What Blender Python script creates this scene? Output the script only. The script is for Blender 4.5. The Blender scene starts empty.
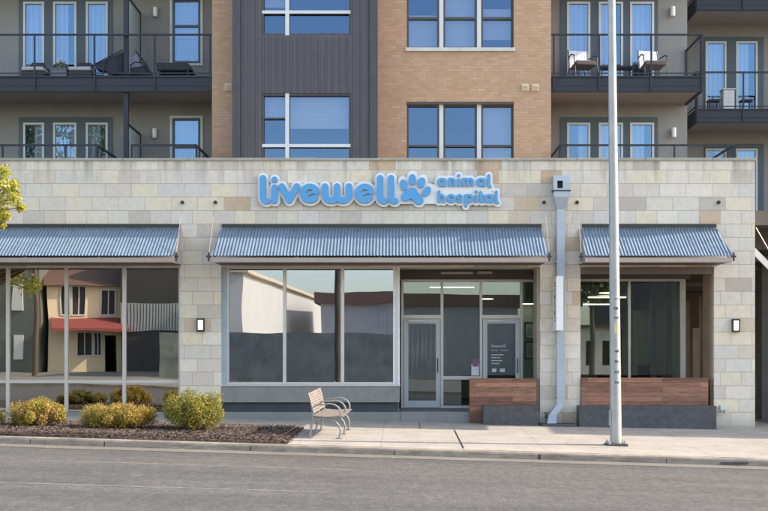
import bpy, math, random
import numpy as np
from mathutils import Vector, Matrix
random.seed(7); rng = np.random.default_rng(11)
S = 1232.0; XC = 400.0; YH = 350.0; H = 1.61
R = math.radians
def wx(px, D): return (px-XC)*D/S
def wz(py, D): return H+(YH-py)*D/S
scene = bpy.context.scene
col = scene.collection

# ------------------------------------------------------------------ materials
def mat(name, c, rough=.6, metal=0., var=.12, vscale=4., bump=0., bscale=40., c2=None, spec=.5, fine=0.):
    m = bpy.data.materials.new(name); m.use_nodes = True
    nt = m.node_tree; N = nt.nodes; L = nt.links
    b = N['Principled BSDF']; b.inputs['Roughness'].default_value = rough; b.inputs['Metallic'].default_value = metal
    b.inputs['Specular IOR Level'].default_value = spec
    g = N.new('ShaderNodeNewGeometry')
    n = N.new('ShaderNodeTexNoise'); n.inputs['Scale'].default_value = vscale; n.inputs['Detail'].default_value = 6; n.inputs['Roughness'].default_value = .65
    L.new(g.outputs['Position'], n.inputs['Vector'])
    mx = N.new('ShaderNodeMix'); mx.data_type = 'RGBA'
    a = [min(1, v*(1-var)) for v in c]; d = [min(1, v*(1+var)) for v in (c2 or c)]
    mx.inputs[6].default_value = (*a, 1); mx.inputs[7].default_value = (*d, 1)
    r = N.new('ShaderNodeMapRange'); r.inputs[1].default_value = .3; r.inputs[2].default_value = .7
    L.new(n.outputs[0], r.inputs[0]); L.new(r.outputs[0], mx.inputs[0])
    out = mx.outputs[2]
    if fine:
        n3 = N.new('ShaderNodeTexNoise'); n3.inputs['Scale'].default_value = bscale; n3.inputs['Detail'].default_value = 3
        L.new(g.outputs['Position'], n3.inputs['Vector'])
        r3 = N.new('ShaderNodeMapRange'); r3.inputs[1].default_value = .3; r3.inputs[2].default_value = .7; r3.inputs[3].default_value = 1-fine; r3.inputs[4].default_value = 1+fine
        L.new(n3.outputs[0], r3.inputs[0])
        vm = N.new('ShaderNodeVectorMath'); vm.operation = 'SCALE'; L.new(out, vm.inputs[0]); L.new(r3.outputs[0], vm.inputs['Scale']); out = vm.outputs[0]
    L.new(out, b.inputs['Base Color'])
    if bump:
        n2 = N.new('ShaderNodeTexNoise'); n2.inputs['Scale'].default_value = bscale; n2.inputs['Detail'].default_value = 4
        L.new(g.outputs['Position'], n2.inputs['Vector'])
        bp = N.new('ShaderNodeBump'); bp.inputs['Strength'].default_value = bump; bp.inputs['Distance'].default_value = .01
        L.new(n2.outputs[0], bp.inputs['Height']); L.new(bp.outputs[0], b.inputs['Normal'])
    return m

def brick_mat(name, bw, rh, mort, palette, mcol, zoff=0., streak=0., bump=.5, rough=.85, squash=1., mbias=0.):
    m = bpy.data.materials.new(name); m.use_nodes = True
    nt = m.node_tree; N = nt.nodes; L = nt.links; b = N['Principled BSDF']; b.inputs['Roughness'].default_value = rough
    g = N.new('ShaderNodeNewGeometry'); sp = N.new('ShaderNodeSeparateXYZ'); L.new(g.outputs['Position'], sp.inputs[0])
    ad = N.new('ShaderNodeMath'); L.new(sp.outputs[0], ad.inputs[0]); L.new(sp.outputs[1], ad.inputs[1])
    az = N.new('ShaderNodeMath'); L.new(sp.outputs[2], az.inputs[0]); az.inputs[1].default_value = -zoff+100*rh
    cb = N.new('ShaderNodeCombineXYZ'); L.new(ad.outputs[0], cb.inputs[0]); L.new(az.outputs[0], cb.inputs[1])
    br = N.new('ShaderNodeTexBrick'); L.new(cb.outputs[0], br.inputs['Vector'])
    br.inputs['Scale'].default_value = 1; br.inputs['Brick Width'].default_value = bw; br.inputs['Row Height'].default_value = rh
    br.inputs['Mortar Size'].default_value = mort; br.inputs['Mortar Smooth'].default_value = .2
    br.squash = squash; br.squash_frequency = 3; br.offset = .5
    br.inputs['Color1'].default_value = (0,0,0,1); br.inputs['Color2'].default_value = (1,1,1,1); br.inputs['Mortar'].default_value = (.5,.5,.5,1)
    cr = N.new('ShaderNodeValToRGB'); cr.color_ramp.interpolation = 'LINEAR'
    el = cr.color_ramp.elements
    while len(el) < len(palette): el.new(.5)
    for i, (p, c) in enumerate(palette): el[i].position = p; el[i].color = (*c, 1)
    L.new(br.outputs['Color'], cr.inputs[0])
    n = N.new('ShaderNodeTexNoise'); n.inputs['Scale'].default_value = 7; n.inputs['Detail'].default_value = 8; n.inputs['Roughness'].default_value = .7
    L.new(g.outputs['Position'], n.inputs['Vector'])
    r = N.new('ShaderNodeMapRange'); r.inputs[1].default_value = .25; r.inputs[2].default_value = .75; r.inputs[3].default_value = .86; r.inputs[4].default_value = 1.12
    L.new(n.outputs[0], r.inputs[0])
    vm = N.new('ShaderNodeVectorMath'); vm.operation = 'SCALE'; L.new(cr.outputs[0], vm.inputs[0]); L.new(r.outputs[0], vm.inputs['Scale'])
    out = vm.outputs[0]
    if streak:   # rain streaks running down from the coping, and a darker tone towards the foot
        mp = N.new('ShaderNodeMapping'); mp.inputs['Scale'].default_value = (3.2, 3.2, .22); L.new(g.outputs['Position'], mp.inputs[0])
        n4 = N.new('ShaderNodeTexNoise'); n4.inputs['Scale'].default_value = 1.6; n4.inputs['Detail'].default_value = 5; L.new(mp.outputs[0], n4.inputs['Vector'])
        r4 = N.new('ShaderNodeMapRange'); r4.inputs[1].default_value = .46; r4.inputs[2].default_value = .68; L.new(n4.outputs[0], r4.inputs[0])
        rz = N.new('ShaderNodeMapRange'); rz.inputs[1].default_value = 5.25; rz.inputs[2].default_value = 5.9; L.new(sp.outputs[2], rz.inputs[0])
        rb = N.new('ShaderNodeMapRange'); rb.inputs[1].default_value = .25; rb.inputs[2].default_value = -.25; L.new(sp.outputs[2], rb.inputs[0])
        mm = N.new('ShaderNodeMath'); mm.operation = 'MULTIPLY'; L.new(r4.outputs[0], mm.inputs[0]); L.new(rz.outputs[0], mm.inputs[1])
        ma = N.new('ShaderNodeMath'); ma.operation = 'MAXIMUM'; L.new(mm.outputs[0], ma.inputs[0]); L.new(rb.outputs[0], ma.inputs[1])
        ms = N.new('ShaderNodeMath'); ms.operation = 'MULTIPLY'; ms.inputs[1].default_value = streak; L.new(ma.outputs[0], ms.inputs[0])
        m3 = N.new('ShaderNodeMix'); m3.data_type = 'RGBA'; L.new(ms.outputs[0], m3.inputs[0]); L.new(out, m3.inputs[6]); m3.inputs[7].default_value = (.13,.115,.095,1)
        out = m3.outputs[2]
    m2 = N.new('ShaderNodeMix'); m2.data_type = 'RGBA'; L.new(br.outputs['Fac'], m2.inputs[0]); L.new(out, m2.inputs[6]); m2.inputs[7].default_value = (*mcol, 1)
    L.new(m2.outputs[2], b.inputs['Base Color'])
    sub = N.new('ShaderNodeMath'); sub.operation = 'SUBTRACT'; sub.use_clamp = False
    sc_ = N.new('ShaderNodeMath'); sc_.operation = 'MULTIPLY'; sc_.inputs[1].default_value = .25
    L.new(n.outputs[0], sc_.inputs[0]); L.new(sc_.outputs[0], sub.inputs[0]); L.new(br.outputs['Fac'], sub.inputs[1])
    bp = N.new('ShaderNodeBump'); bp.inputs['Strength'].default_value = bump; bp.inputs['Distance'].default_value = .01
    L.new(sub.outputs[0], bp.inputs['Height']); L.new(bp.outputs[0], b.inputs['Normal'])
    return m

def glass_mat(name, fac, tint=(.7,.75,.75), refl=(1,1,1), wob=.04, ws=.9, rough=0.):
    m = bpy.data.materials.new(name); m.use_nodes = True
    nt = m.node_tree; N = nt.nodes; L = nt.links; N.remove(N['Principled BSDF'])
    t = N.new('ShaderNodeBsdfTransparent'); t.inputs[0].default_value = (*tint, 1)
    gl = N.new('ShaderNodeBsdfGlossy'); gl.inputs['Roughness'].default_value = rough; gl.inputs[0].default_value = (*refl, 1)
    mx = N.new('ShaderNodeMixShader'); mx.inputs[0].default_value = fac
    L.new(t.outputs[0], mx.inputs[1]); L.new(gl.outputs[0], mx.inputs[2]); L.new(mx.outputs[0], N['Material Output'].inputs[0])
    if wob:
        g = N.new('ShaderNodeNewGeometry'); n = N.new('ShaderNodeTexNoise'); n.inputs['Scale'].default_value = ws; n.inputs['Detail'].default_value = 1
        L.new(g.outputs['Position'], n.inputs['Vector'])
        bp = N.new('ShaderNodeBump'); bp.inputs['Strength'].default_value = wob; bp.inputs['Distance'].default_value = .1
        L.new(n.outputs[0], bp.inputs['Height']); L.new(bp.outputs[0], gl.inputs['Normal'])
    return m

def emit_mat(name, c, s):
    m = bpy.data.materials.new(name); m.use_nodes = True
    b = m.node_tree.nodes['Principled BSDF']; b.inputs['Base Color'].default_value = (*c, 1)
    b.inputs['Emission Color'].default_value = (*c, 1); b.inputs['Emission Strength'].default_value = s
    return m

def leaf_mat(name, stops, trans=.35):
    m = bpy.data.materials.new(name); m.use_nodes = True
    nt = m.node_tree; N = nt.nodes; L = nt.links; b = N['Principled BSDF']; b.inputs['Roughness'].default_value = .55
    at = N.new('ShaderNodeAttribute'); at.attribute_name = 'tone'
    cr = N.new('ShaderNodeValToRGB'); el = cr.color_ramp.elements
    while len(el) < len(stops): el.new(.5)
    for i, (p, c) in enumerate(stops): el[i].position = p; el[i].color = (*c, 1)
    L.new(at.outputs['Fac'], cr.inputs[0]); L.new(cr.outputs[0], b.inputs['Base Color'])
    tr = N.new('ShaderNodeBsdfTranslucent'); L.new(cr.outputs[0], tr.inputs[0])
    mx = N.new('ShaderNodeMixShader'); mx.inputs[0].default_value = trans
    L.new(b.outputs[0], mx.inputs[1]); L.new(tr.outputs[0], mx.inputs[2]); L.new(mx.outputs[0], N['Material Output'].inputs[0])
    return m

def slab_mat(name, c, jx=None, rough=.85, bump=.25):
    """concrete with stains; jx = spacing of tooled joints across x"""
    m = mat(name, c, rough, 0, .16, 1.3, bump, 90., fine=.08)
    nt = m.node_tree; N = nt.nodes; L = nt.links; b = N['Principled BSDF']
    src = b.inputs['Base Color'].links[0].from_socket
    g = N.new('ShaderNodeNewGeometry'); sp = N.new('ShaderNodeSeparateXYZ'); L.new(g.outputs['Position'], sp.inputs[0])
    def grid(o, off, step, w):
        a = N.new('ShaderNodeMath'); a.operation = 'ADD'; a.inputs[1].default_value = off+step*100; L.new(o, a.inputs[0])
        mo = N.new('ShaderNodeMath'); mo.operation = 'MODULO'; mo.inputs[1].default_value = step; L.new(a.outputs[0], mo.inputs[0])
        lt = N.new('ShaderNodeMath'); lt.operation = 'LESS_THAN'; lt.inputs[1].default_value = w; L.new(mo.outputs[0], lt.inputs[0]); return lt.outputs[0]
    if jx:
        a = grid(sp.outputs[0], .355, jx, .014); d = grid(sp.outputs[1], -26.2, 3.0, .02)
        mxx = N.new('ShaderNodeMath'); mxx.operation = 'MAXIMUM'; L.new(a, mxx.inputs[0]); L.new(d, mxx.inputs[1])
        ms = N.new('ShaderNodeMath'); ms.operation = 'MULTIPLY'; ms.inputs[1].default_value = .55; L.new(mxx.outputs[0], ms.inputs[0])
        mx = N.new('ShaderNodeMix'); mx.data_type = 'RGBA'; L.new(ms.outputs[0], mx.inputs[0]); L.new(src, mx.inputs[6]); mx.inputs[7].default_value = (.10,.09,.08,1)
        src = mx.outputs[2]
    # blotchy dirt
    n = N.new('ShaderNodeTexNoise'); n.inputs['Scale'].default_value = 2.3; n.inputs['Detail'].default_value = 9; n.inputs['Roughness'].default_value = .75
    L.new(g.outputs['Position'], n.inputs['Vector'])
    r = N.new('ShaderNodeMapRange'); r.inputs[1].default_value = .56; r.inputs[2].default_value = .78; r.inputs[4].default_value = .45; L.new(n.outputs[0], r.inputs[0])
    mx2 = N.new('ShaderNodeMix'); mx2.data_type = 'RGBA'; L.new(r.outputs[0], mx2.inputs[0]); L.new(src, mx2.inputs[6]); mx2.inputs[7].default_value = (c[0]*.5, c[1]*.47, c[2]*.43, 1)
    L.new(mx2.outputs[2], b.inputs['Base Color'])
    return m

M = {}
M['stone'] = brick_mat('limestone_blocks', .60, .306, .005,
    [(0,(.47,.40,.325)),(.14,(.69,.605,.50)),(.28,(.56,.475,.395)),(.42,(.72,.635,.525)),(.56,(.58,.53,.46)),(.74,(.70,.59,.42)),(.91,(.62,.56,.47)),(.965,(.58,.46,.33)),(1,(.52,.35,.22))],
    (.42,.385,.32), zoff=.19, streak=.55, bump=1.0, squash=.8)
M['brick'] = brick_mat('tan_brick', .203, .0677, .007,
    [(0,(.45,.265,.155)),(.35,(.49,.295,.178)),(.7,(.51,.31,.19)),(1,(.55,.34,.215))], (.42,.27,.175), bump=.4)
M['coping'] = slab_mat('weathered_coping', (.33,.30,.25))
M['stucco'] = mat('grey_stucco', (.27,.255,.235), .9, 0, .06, 2, .3, 120)
M['soffit'] = mat('beige_soffit', (.36,.32,.28), .8, 0, .05, 2)
M['siding'] = mat('charcoal_metal_siding', (.088,.075,.078), .45, .3, .08, 3)
M['dark_frame'] = mat('dark_bronze_frame', (.075,.065,.06), .5, .2, .08, 6)
M['slate'] = mat('slate_blue_door_frame', (.065,.088,.105), .5, 0, .05, 5)
M['white_trim'] = mat('white_vinyl_trim', (.60,.60,.58), .45, 0, .04, 5)
M['alu'] = mat('clear_aluminium', (.56,.52,.48), .38, .35, .06, 8)
M['rail'] = mat('dark_painted_steel', (.020,.022,.030), .5, .2, .12, 5)
M['galv'] = mat('galvanised_corrugated', (.135,.195,.255), .55, .25, .14, 2.5)
def weather(m, scl, a, b_, amt, dark, detail=7, sc=1.):
    nt = m.node_tree; N = nt.nodes; L = nt.links; b = N['Principled BSDF']; src = b.inputs['Base Color'].links[0].from_socket
    g = N.new('ShaderNodeNewGeometry'); q = N.new('ShaderNodeMapping'); q.inputs['Scale'].default_value = scl; L.new(g.outputs['Position'], q.inputs[0])
    n = N.new('ShaderNodeTexNoise'); n.inputs['Scale'].default_value = sc; n.inputs['Detail'].default_value = detail; n.inputs['Roughness'].default_value = .75; L.new(q.outputs[0], n.inputs[0])
    r_ = N.new('ShaderNodeMapRange'); r_.inputs[1].default_value = a; r_.inputs[2].default_value = b_; r_.inputs[4].default_value = amt; L.new(n.outputs[0], r_.inputs[0])
    mx = N.new('ShaderNodeMix'); mx.data_type = 'RGBA'; L.new(r_.outputs[0], mx.inputs[0]); L.new(src, mx.inputs[6]); mx.inputs[7].default_value = (*dark, 1); L.new(mx.outputs[2], b.inputs['Base Color'])
    return m
weather(M['galv'], (5, .5, .5), .45, .8, .35, (.09,.11,.13));
weather(M['siding'], (6, 6, .35), .5, .75, .4, (.13,.115,.11)); weather(M['stucco'], (2, 2, .3), .5, .8, .3, (.19,.17,.15))
weather(M['brick'], (.5, .5, .3), .45, .75, .35, (.39,.25,.145))
M['beam'] = mat('taupe_painted_steel', (.36,.29,.245), .55, 0, .07, 4)
M['header'] = mat('brown_header_panel', (.13,.10,.085), .6, 0, .1, 4)
M['ceil_dark'] = mat('recess_ceiling', (.12,.10,.09), .8)
M['concrete'] = slab_mat('sill_wall_concrete', (.215,.215,.20))
weather(M['concrete'], (3, 3, 1), .5, .8, .6, (.12,.12,.11), 9, 2)
M['plinth'] = mat('dark_painted_plinth', (.035,.042,.052), .7, 0, .15, 3)
M['granite'] = mat('dark_slate_stone', (.060,.060,.062), .6, 0, .35, 9, .3, 40)
M['side'] = slab_mat('sidewalk_concrete', (.31,.278,.235), 1.5)
M['kerbm'] = slab_mat('kerb_concrete', (.27,.225,.175))
weather(M['kerbm'], (2.5, 2.5, 9), .42, .62, .7, (.10,.085,.065), 9, 1); weather(M['side'], (.8, .8, .8), .52, .66, .4, (.19,.165,.135), 9, 1.5); weather(M['side'], (7, 7, 7), .64, .69, .6, (.07,.06,.05), 2, 1)
M['gutter'] = slab_mat('gutter_concrete', (.135,.12,.10))
M['step'] = slab_mat('step_concrete', (.20,.20,.19))
M['pole'] = mat('weathered_galvanised_pole', (.36,.35,.335), .5, .45, .14, 3)
M['bench'] = mat('bench_grey_paint', (.26,.25,.235), .5, .2, .12, 12)
M['bench_strap'] = mat('bench_strap_faded', (.19,.175,.16), .55, .1, .25, 9, c2=(.225,.175,.155))
M['black'] = mat('black_metal', (.025,.025,.028), .45)
M['sign_white'] = mat('sign_backing_white', (.74,.72,.69), .4, 0, .02)
M['sign_blue'] = mat('sign_letter_blue', (.055,.29,.56), .35, 0, .03)
M['sign_edge'] = mat('sign_text_dark', (.05,.05,.06), .5)
M['downspout'] = mat('pale_blue_grey_downspout', (.40,.43,.47), .4, .3, .06, 3)
M['diffuser'] = emit_mat('warm_lamp_diffuser', (1,.93,.78), .45)
M['pend'] = emit_mat('pendant_glow', (1,.93,.82), 1.6)
M['interior'] = mat('interior_wall', (.55,.56,.50), .8)
M['interior_dark'] = mat('interior_dark', (.07,.07,.07), .8)
M['interior_green'] = mat('interior_green_wall', (.40,.43,.36), .8)
M['carpet'] = mat('interior_floor', (.16,.15,.14), .5)
M['tan_panel'] = mat('tan_panel', (.27,.19,.13), .8, 0, .2, 2)
M['garage'] = mat('garage_concrete', (.13,.115,.10), .9, 0, .2, 2)
def slat_mat(name, c, per, axis, lo=.8):
    m = mat(name, c, .8, 0, .04, 2); nt = m.node_tree; N = nt.nodes; L = nt.links; b = N['Principled BSDF']; src = b.inputs['Base Color'].links[0].from_socket
    g = N.new('ShaderNodeNewGeometry'); sp = N.new('ShaderNodeSeparateXYZ'); L.new(g.outputs['Position'], sp.inputs[0])
    mu = N.new('ShaderNodeMath'); mu.operation = 'MULTIPLY'; mu.inputs[1].default_value = 6.2832/per; L.new(sp.outputs[axis], mu.inputs[0])
    si = N.new('ShaderNodeMath'); si.operation = 'SINE'; L.new(mu.outputs[0], si.inputs[0])
    r_ = N.new('ShaderNodeMapRange'); r_.inputs[1].default_value = -1; r_.inputs[2].default_value = 1; r_.inputs[3].default_value = lo; r_.inputs[4].default_value = 1; L.new(si.outputs[0], r_.inputs[0])
    vm = N.new('ShaderNodeVectorMath'); vm.operation = 'SCALE'; L.new(src, vm.inputs[0]); L.new(r_.outputs[0], vm.inputs['Scale']); L.new(vm.outputs[0], b.inputs['Base Color'])
    return m
M['blind'] = slat_mat('pale_blind', (.72,.73,.78), .06, 2, .86)
M['drape'] = slat_mat('white_curtain', (.80,.80,.84), .13, 0, .72)
M['cush'] = mat('white_cushion', (.5,.49,.47), .9)
M['brown_sling'] = mat('brown_sling_fabric', (.14,.10,.09), .8)
M['dark_wicker'] = mat('dark_wicker', (.035,.035,.04), .8, 0, .3, 30)
M['planter'] = mat('grey_planter', (.16,.17,.19), .7)
M['tarp'] = mat('dark_fabric_cover', (.03,.032,.045), .75, 0, .3, 8)
M['bark'] = mat('bark', (.13,.095,.07), .95, 0, .3, 8, .8, 30)
M['twig'] = mat('shrub_twig', (.20,.13,.10), .9)
M['pic'] = mat('picture_teal', (.25,.38,.40), .4); M['pic2'] = mat('picture_grey', (.40,.38,.33), .4)
M['picmat'] = mat('picture_mount', (.6,.58,.54), .6)
M['poster'] = mat('poster_white', (.75,.72,.75), .5); M['magenta'] = mat('poster_magenta', (.28,.10,.20), .5)
M['decal'] = mat('white_vinyl_lettering', (.75,.76,.78), .6)
M['frost'] = mat('frosted_screen', (.40,.47,.47), .3, 0, .03)
M['cream'] = mat('cream_render', (.86,.70,.48), .9, 0, .05, 1); M['white_wall'] = mat('white_painted_wall', (.86,.79,.65), .9, 0, .05, .8)
M['red_roof'] = mat('red_awning_cloth', (.30,.07,.06), .7); M['brown_roof'] = mat('red_brown_roof', (.15,.085,.065), .8)
M['green_grey'] = mat('grey_green_siding', (.15,.16,.14), .8); M['dark_wall'] = mat('charcoal_wall', (.065,.062,.062), .8)
M['corr_grey'] = mat('grey_corrugated_wall', (.50,.50,.50), .6, .2, .12, 1.)
M['fence'] = mat('dark_fence_boards', (.20,.215,.19), .8, 0, .35, 1.2)
M['ground'] = mat('far_ground', (.20,.18,.155), .95, 0, .2, .4, .2, 20)
M['mulch'] = mat('mulch_soil', (.045,.030,.023), .95, 0, .5, 14, 1., 60, fine=.4)
M['chips'] = mat('mulch_chips', (.055,.036,.027), .9, 0, .5, 25, c2=(.115,.078,.058))
M['shadegl'] = glass_mat('tinted_shopfront_glass', .32, (.42,.50,.50), (.62,.68,.84), .022, .6)
M['leftgl'] = glass_mat('left_shopfront_glass', .42, (.42,.46,.46), (.88,.86,.80), .020, .6)
M['clearg'] = glass_mat('clear_shopfront_glass', .11, (.72,.78,.76), (.8,.9,1), .016, .6)
M['skygl'] = glass_mat('upper_window_glass', .24, (.86,.86,.86), (.19,.31,.50), .03, .7)
M['doorgl'] = glass_mat('terrace_door_glass', .22, (.86,.89,.93), (.26,.44,.66), .03, .8)

# wood planks
def wood_mat(name):
    m = bpy.data.materials.new(name); m.use_nodes = True
    nt = m.node_tree; N = nt.nodes; L = nt.links; b = N['Principled BSDF']; b.inputs['Roughness'].default_value = .6
    g = N.new('ShaderNodeNewGeometry'); sp = N.new('ShaderNodeSeparateXYZ'); L.new(g.outputs['Position'], sp.inputs[0])
    cb = N.new('ShaderNodeCombineXYZ'); L.new(sp.outputs[0], cb.inputs[0]); L.new(sp.outputs[2], cb.inputs[1])
    br = N.new('ShaderNodeTexBrick'); L.new(cb.outputs[0], br.inputs[0]); br.inputs['Scale'].default_value = 1
    br.inputs['Brick Width'].default_value = 1.7; br.inputs['Row Height'].default_value = .11; br.inputs['Mortar Size'].default_value = .003
    br.inputs['Color1'].default_value = (.15,.06,.034,1); br.inputs['Color2'].default_value = (.34,.16,.095,1); br.inputs['Mortar'].default_value = (.03,.015,.01,1)
    mp = N.new('ShaderNodeMapping'); mp.inputs['Scale'].default_value = (1.2, 1, 22); L.new(g.outputs['Position'], mp.inputs[0])
    n = N.new('ShaderNodeTexNoise'); n.inputs['Scale'].default_value = 3; n.inputs['Detail'].default_value = 8; n.inputs['Distortion'].default_value = .6; L.new(mp.outputs[0], n.inputs[0])
    r = N.new('ShaderNodeMapRange'); r.inputs[1].default_value = .3; r.inputs[2].default_value = .7; r.inputs[3].default_value = .6; r.inputs[4].default_value = 1.45; L.new(n.outputs[0], r.inputs[0])
    vm = N.new('ShaderNodeVectorMath'); vm.operation = 'SCALE'; L.new(br.outputs[0], vm.inputs[0]); L.new(r.outputs[0], vm.inputs['Scale']); L.new(vm.outputs[0], b.inputs['Base Color'])
    return m
M['wood'] = wood_mat('reddish_brown_planks')

def road_mat():
    m = bpy.data.materials.new('worn_asphalt'); m.use_nodes = True
    nt = m.node_tree; N = nt.nodes; L = nt.links; b = N['Principled BSDF']; b.inputs['Roughness'].default_value = .92
    g = N.new('ShaderNodeNewGeometry'); pos = g.outputs['Position']
    def noise(sc, det, vec=None, rough=.6):
        n = N.new('ShaderNodeTexNoise'); n.inputs['Scale'].default_value = sc; n.inputs['Detail'].default_value = det; n.inputs['Roughness'].default_value = rough
        L.new(vec or pos, n.inputs['Vector']); return n.outputs[0]
    def mp(s_):
        q = N.new('ShaderNodeMapping'); q.inputs['Scale'].default_value = s_; L.new(pos, q.inputs[0]); return q.outputs[0]
    def rng_(o, a, b_, c, d):
        q = N.new('ShaderNodeMapRange'); 
        for k, v in zip((1,2,3,4), (a,b_,c,d)): q.inputs[k].default_value = v
        L.new(o, q.inputs[0]); return q.outputs[0]
    def mul(*os):
        o = os[0]
        for p in os[1:]:
            q = N.new('ShaderNodeMath'); q.operation = 'MULTIPLY'; L.new(o, q.inputs[0]); L.new(p, q.inputs[1]); o = q.outputs[0]
        return o
    lanes = noise(1.0, 5, mp((.05, 1.1, 1)), .65); grit = noise(1, 6, mp((24,8,8)), .95); grit2 = noise(1, 5, mp((7,3,3)), .85); big = noise(.5, 8, None, .7)
    cr = N.new('ShaderNodeValToRGB'); e = cr.color_ramp.elements
    e[0].position = .32; e[0].color = (.055,.052,.048,1); e[1].position = .68; e[1].color = (.090,.085,.078,1); L.new(lanes, cr.inputs[0])
    rav = rng_(noise(2.4, 7, mp((1.4, 7, 1)), .75), .60, .70, 1, .60)       # dark ravelled marks
    oil = rng_(noise(.9, 5, mp((.35, 1.2, 1)), .7), .58, .75, 1, .78)
    vo = N.new('ShaderNodeTexVoronoi'); vo.feature = 'DISTANCE_TO_EDGE'; vo.inputs['Scale'].default_value = .33
    wv = N.new('ShaderNodeVectorMath'); wv.operation = 'ADD'; sc_ = N.new('ShaderNodeTexNoise'); sc_.inputs['Scale'].default_value = 1.3; sc_.inputs['Detail'].default_value = 8; L.new(pos, sc_.inputs[0])
    L.new(pos, wv.inputs[0]); L.new(sc_.outputs[1], wv.inputs[1]); L.new(wv.outputs[0], vo.inputs['Vector'])
    crk = rng_(vo.outputs['Distance'], .002, .006, .88, 1)
    f = mul(rng_(grit, .38, .62, .62, 1.38), rng_(grit2, .35, .65, .72, 1.28), rng_(big, .3, .7, .88, 1.12), rav, oil, crk)
    vm = N.new('ShaderNodeVectorMath'); vm.operation = 'SCALE'; L.new(cr.outputs[0], vm.inputs[0]); L.new(f, vm.inputs['Scale']); L.new(vm.outputs[0], b.inputs['Base Color'])
    bp = N.new('ShaderNodeBump'); bp.inputs['Strength'].default_value = .8; bp.inputs['Distance'].default_value = .012; L.new(grit, bp.inputs['Height']); L.new(bp.outputs[0], b.inputs['Normal'])
    return m
M['road'] = road_mat()
def worn_paint():
    m = bpy.data.materials.new('worn_road_paint'); m.use_nodes = True
    nt = m.node_tree; N = nt.nodes; L = nt.links; b = N['Principled BSDF']; b.inputs['Roughness'].default_value = .9; b.inputs['Base Color'].default_value = (.30,.29,.27,1)
    g = N.new('ShaderNodeNewGeometry'); mp = N.new('ShaderNodeMapping'); mp.inputs['Scale'].default_value = (1,6,1); L.new(g.outputs['Position'], mp.inputs[0])
    n = N.new('ShaderNodeTexNoise'); n.inputs['Scale'].default_value = 6; n.inputs['Detail'].default_value = 8; n.inputs['Roughness'].default_value = .8; L.new(mp.outputs[0], n.inputs[0])
    r = N.new('ShaderNodeMapRange'); r.inputs[1].default_value = .45; r.inputs[2].default_value = .62; r.inputs[4].default_value = .75; L.new(n.outputs[0], r.inputs[0]); L.new(r.outputs[0], b.inputs['Alpha'])
    return m
M['paint'] = worn_paint()

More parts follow.
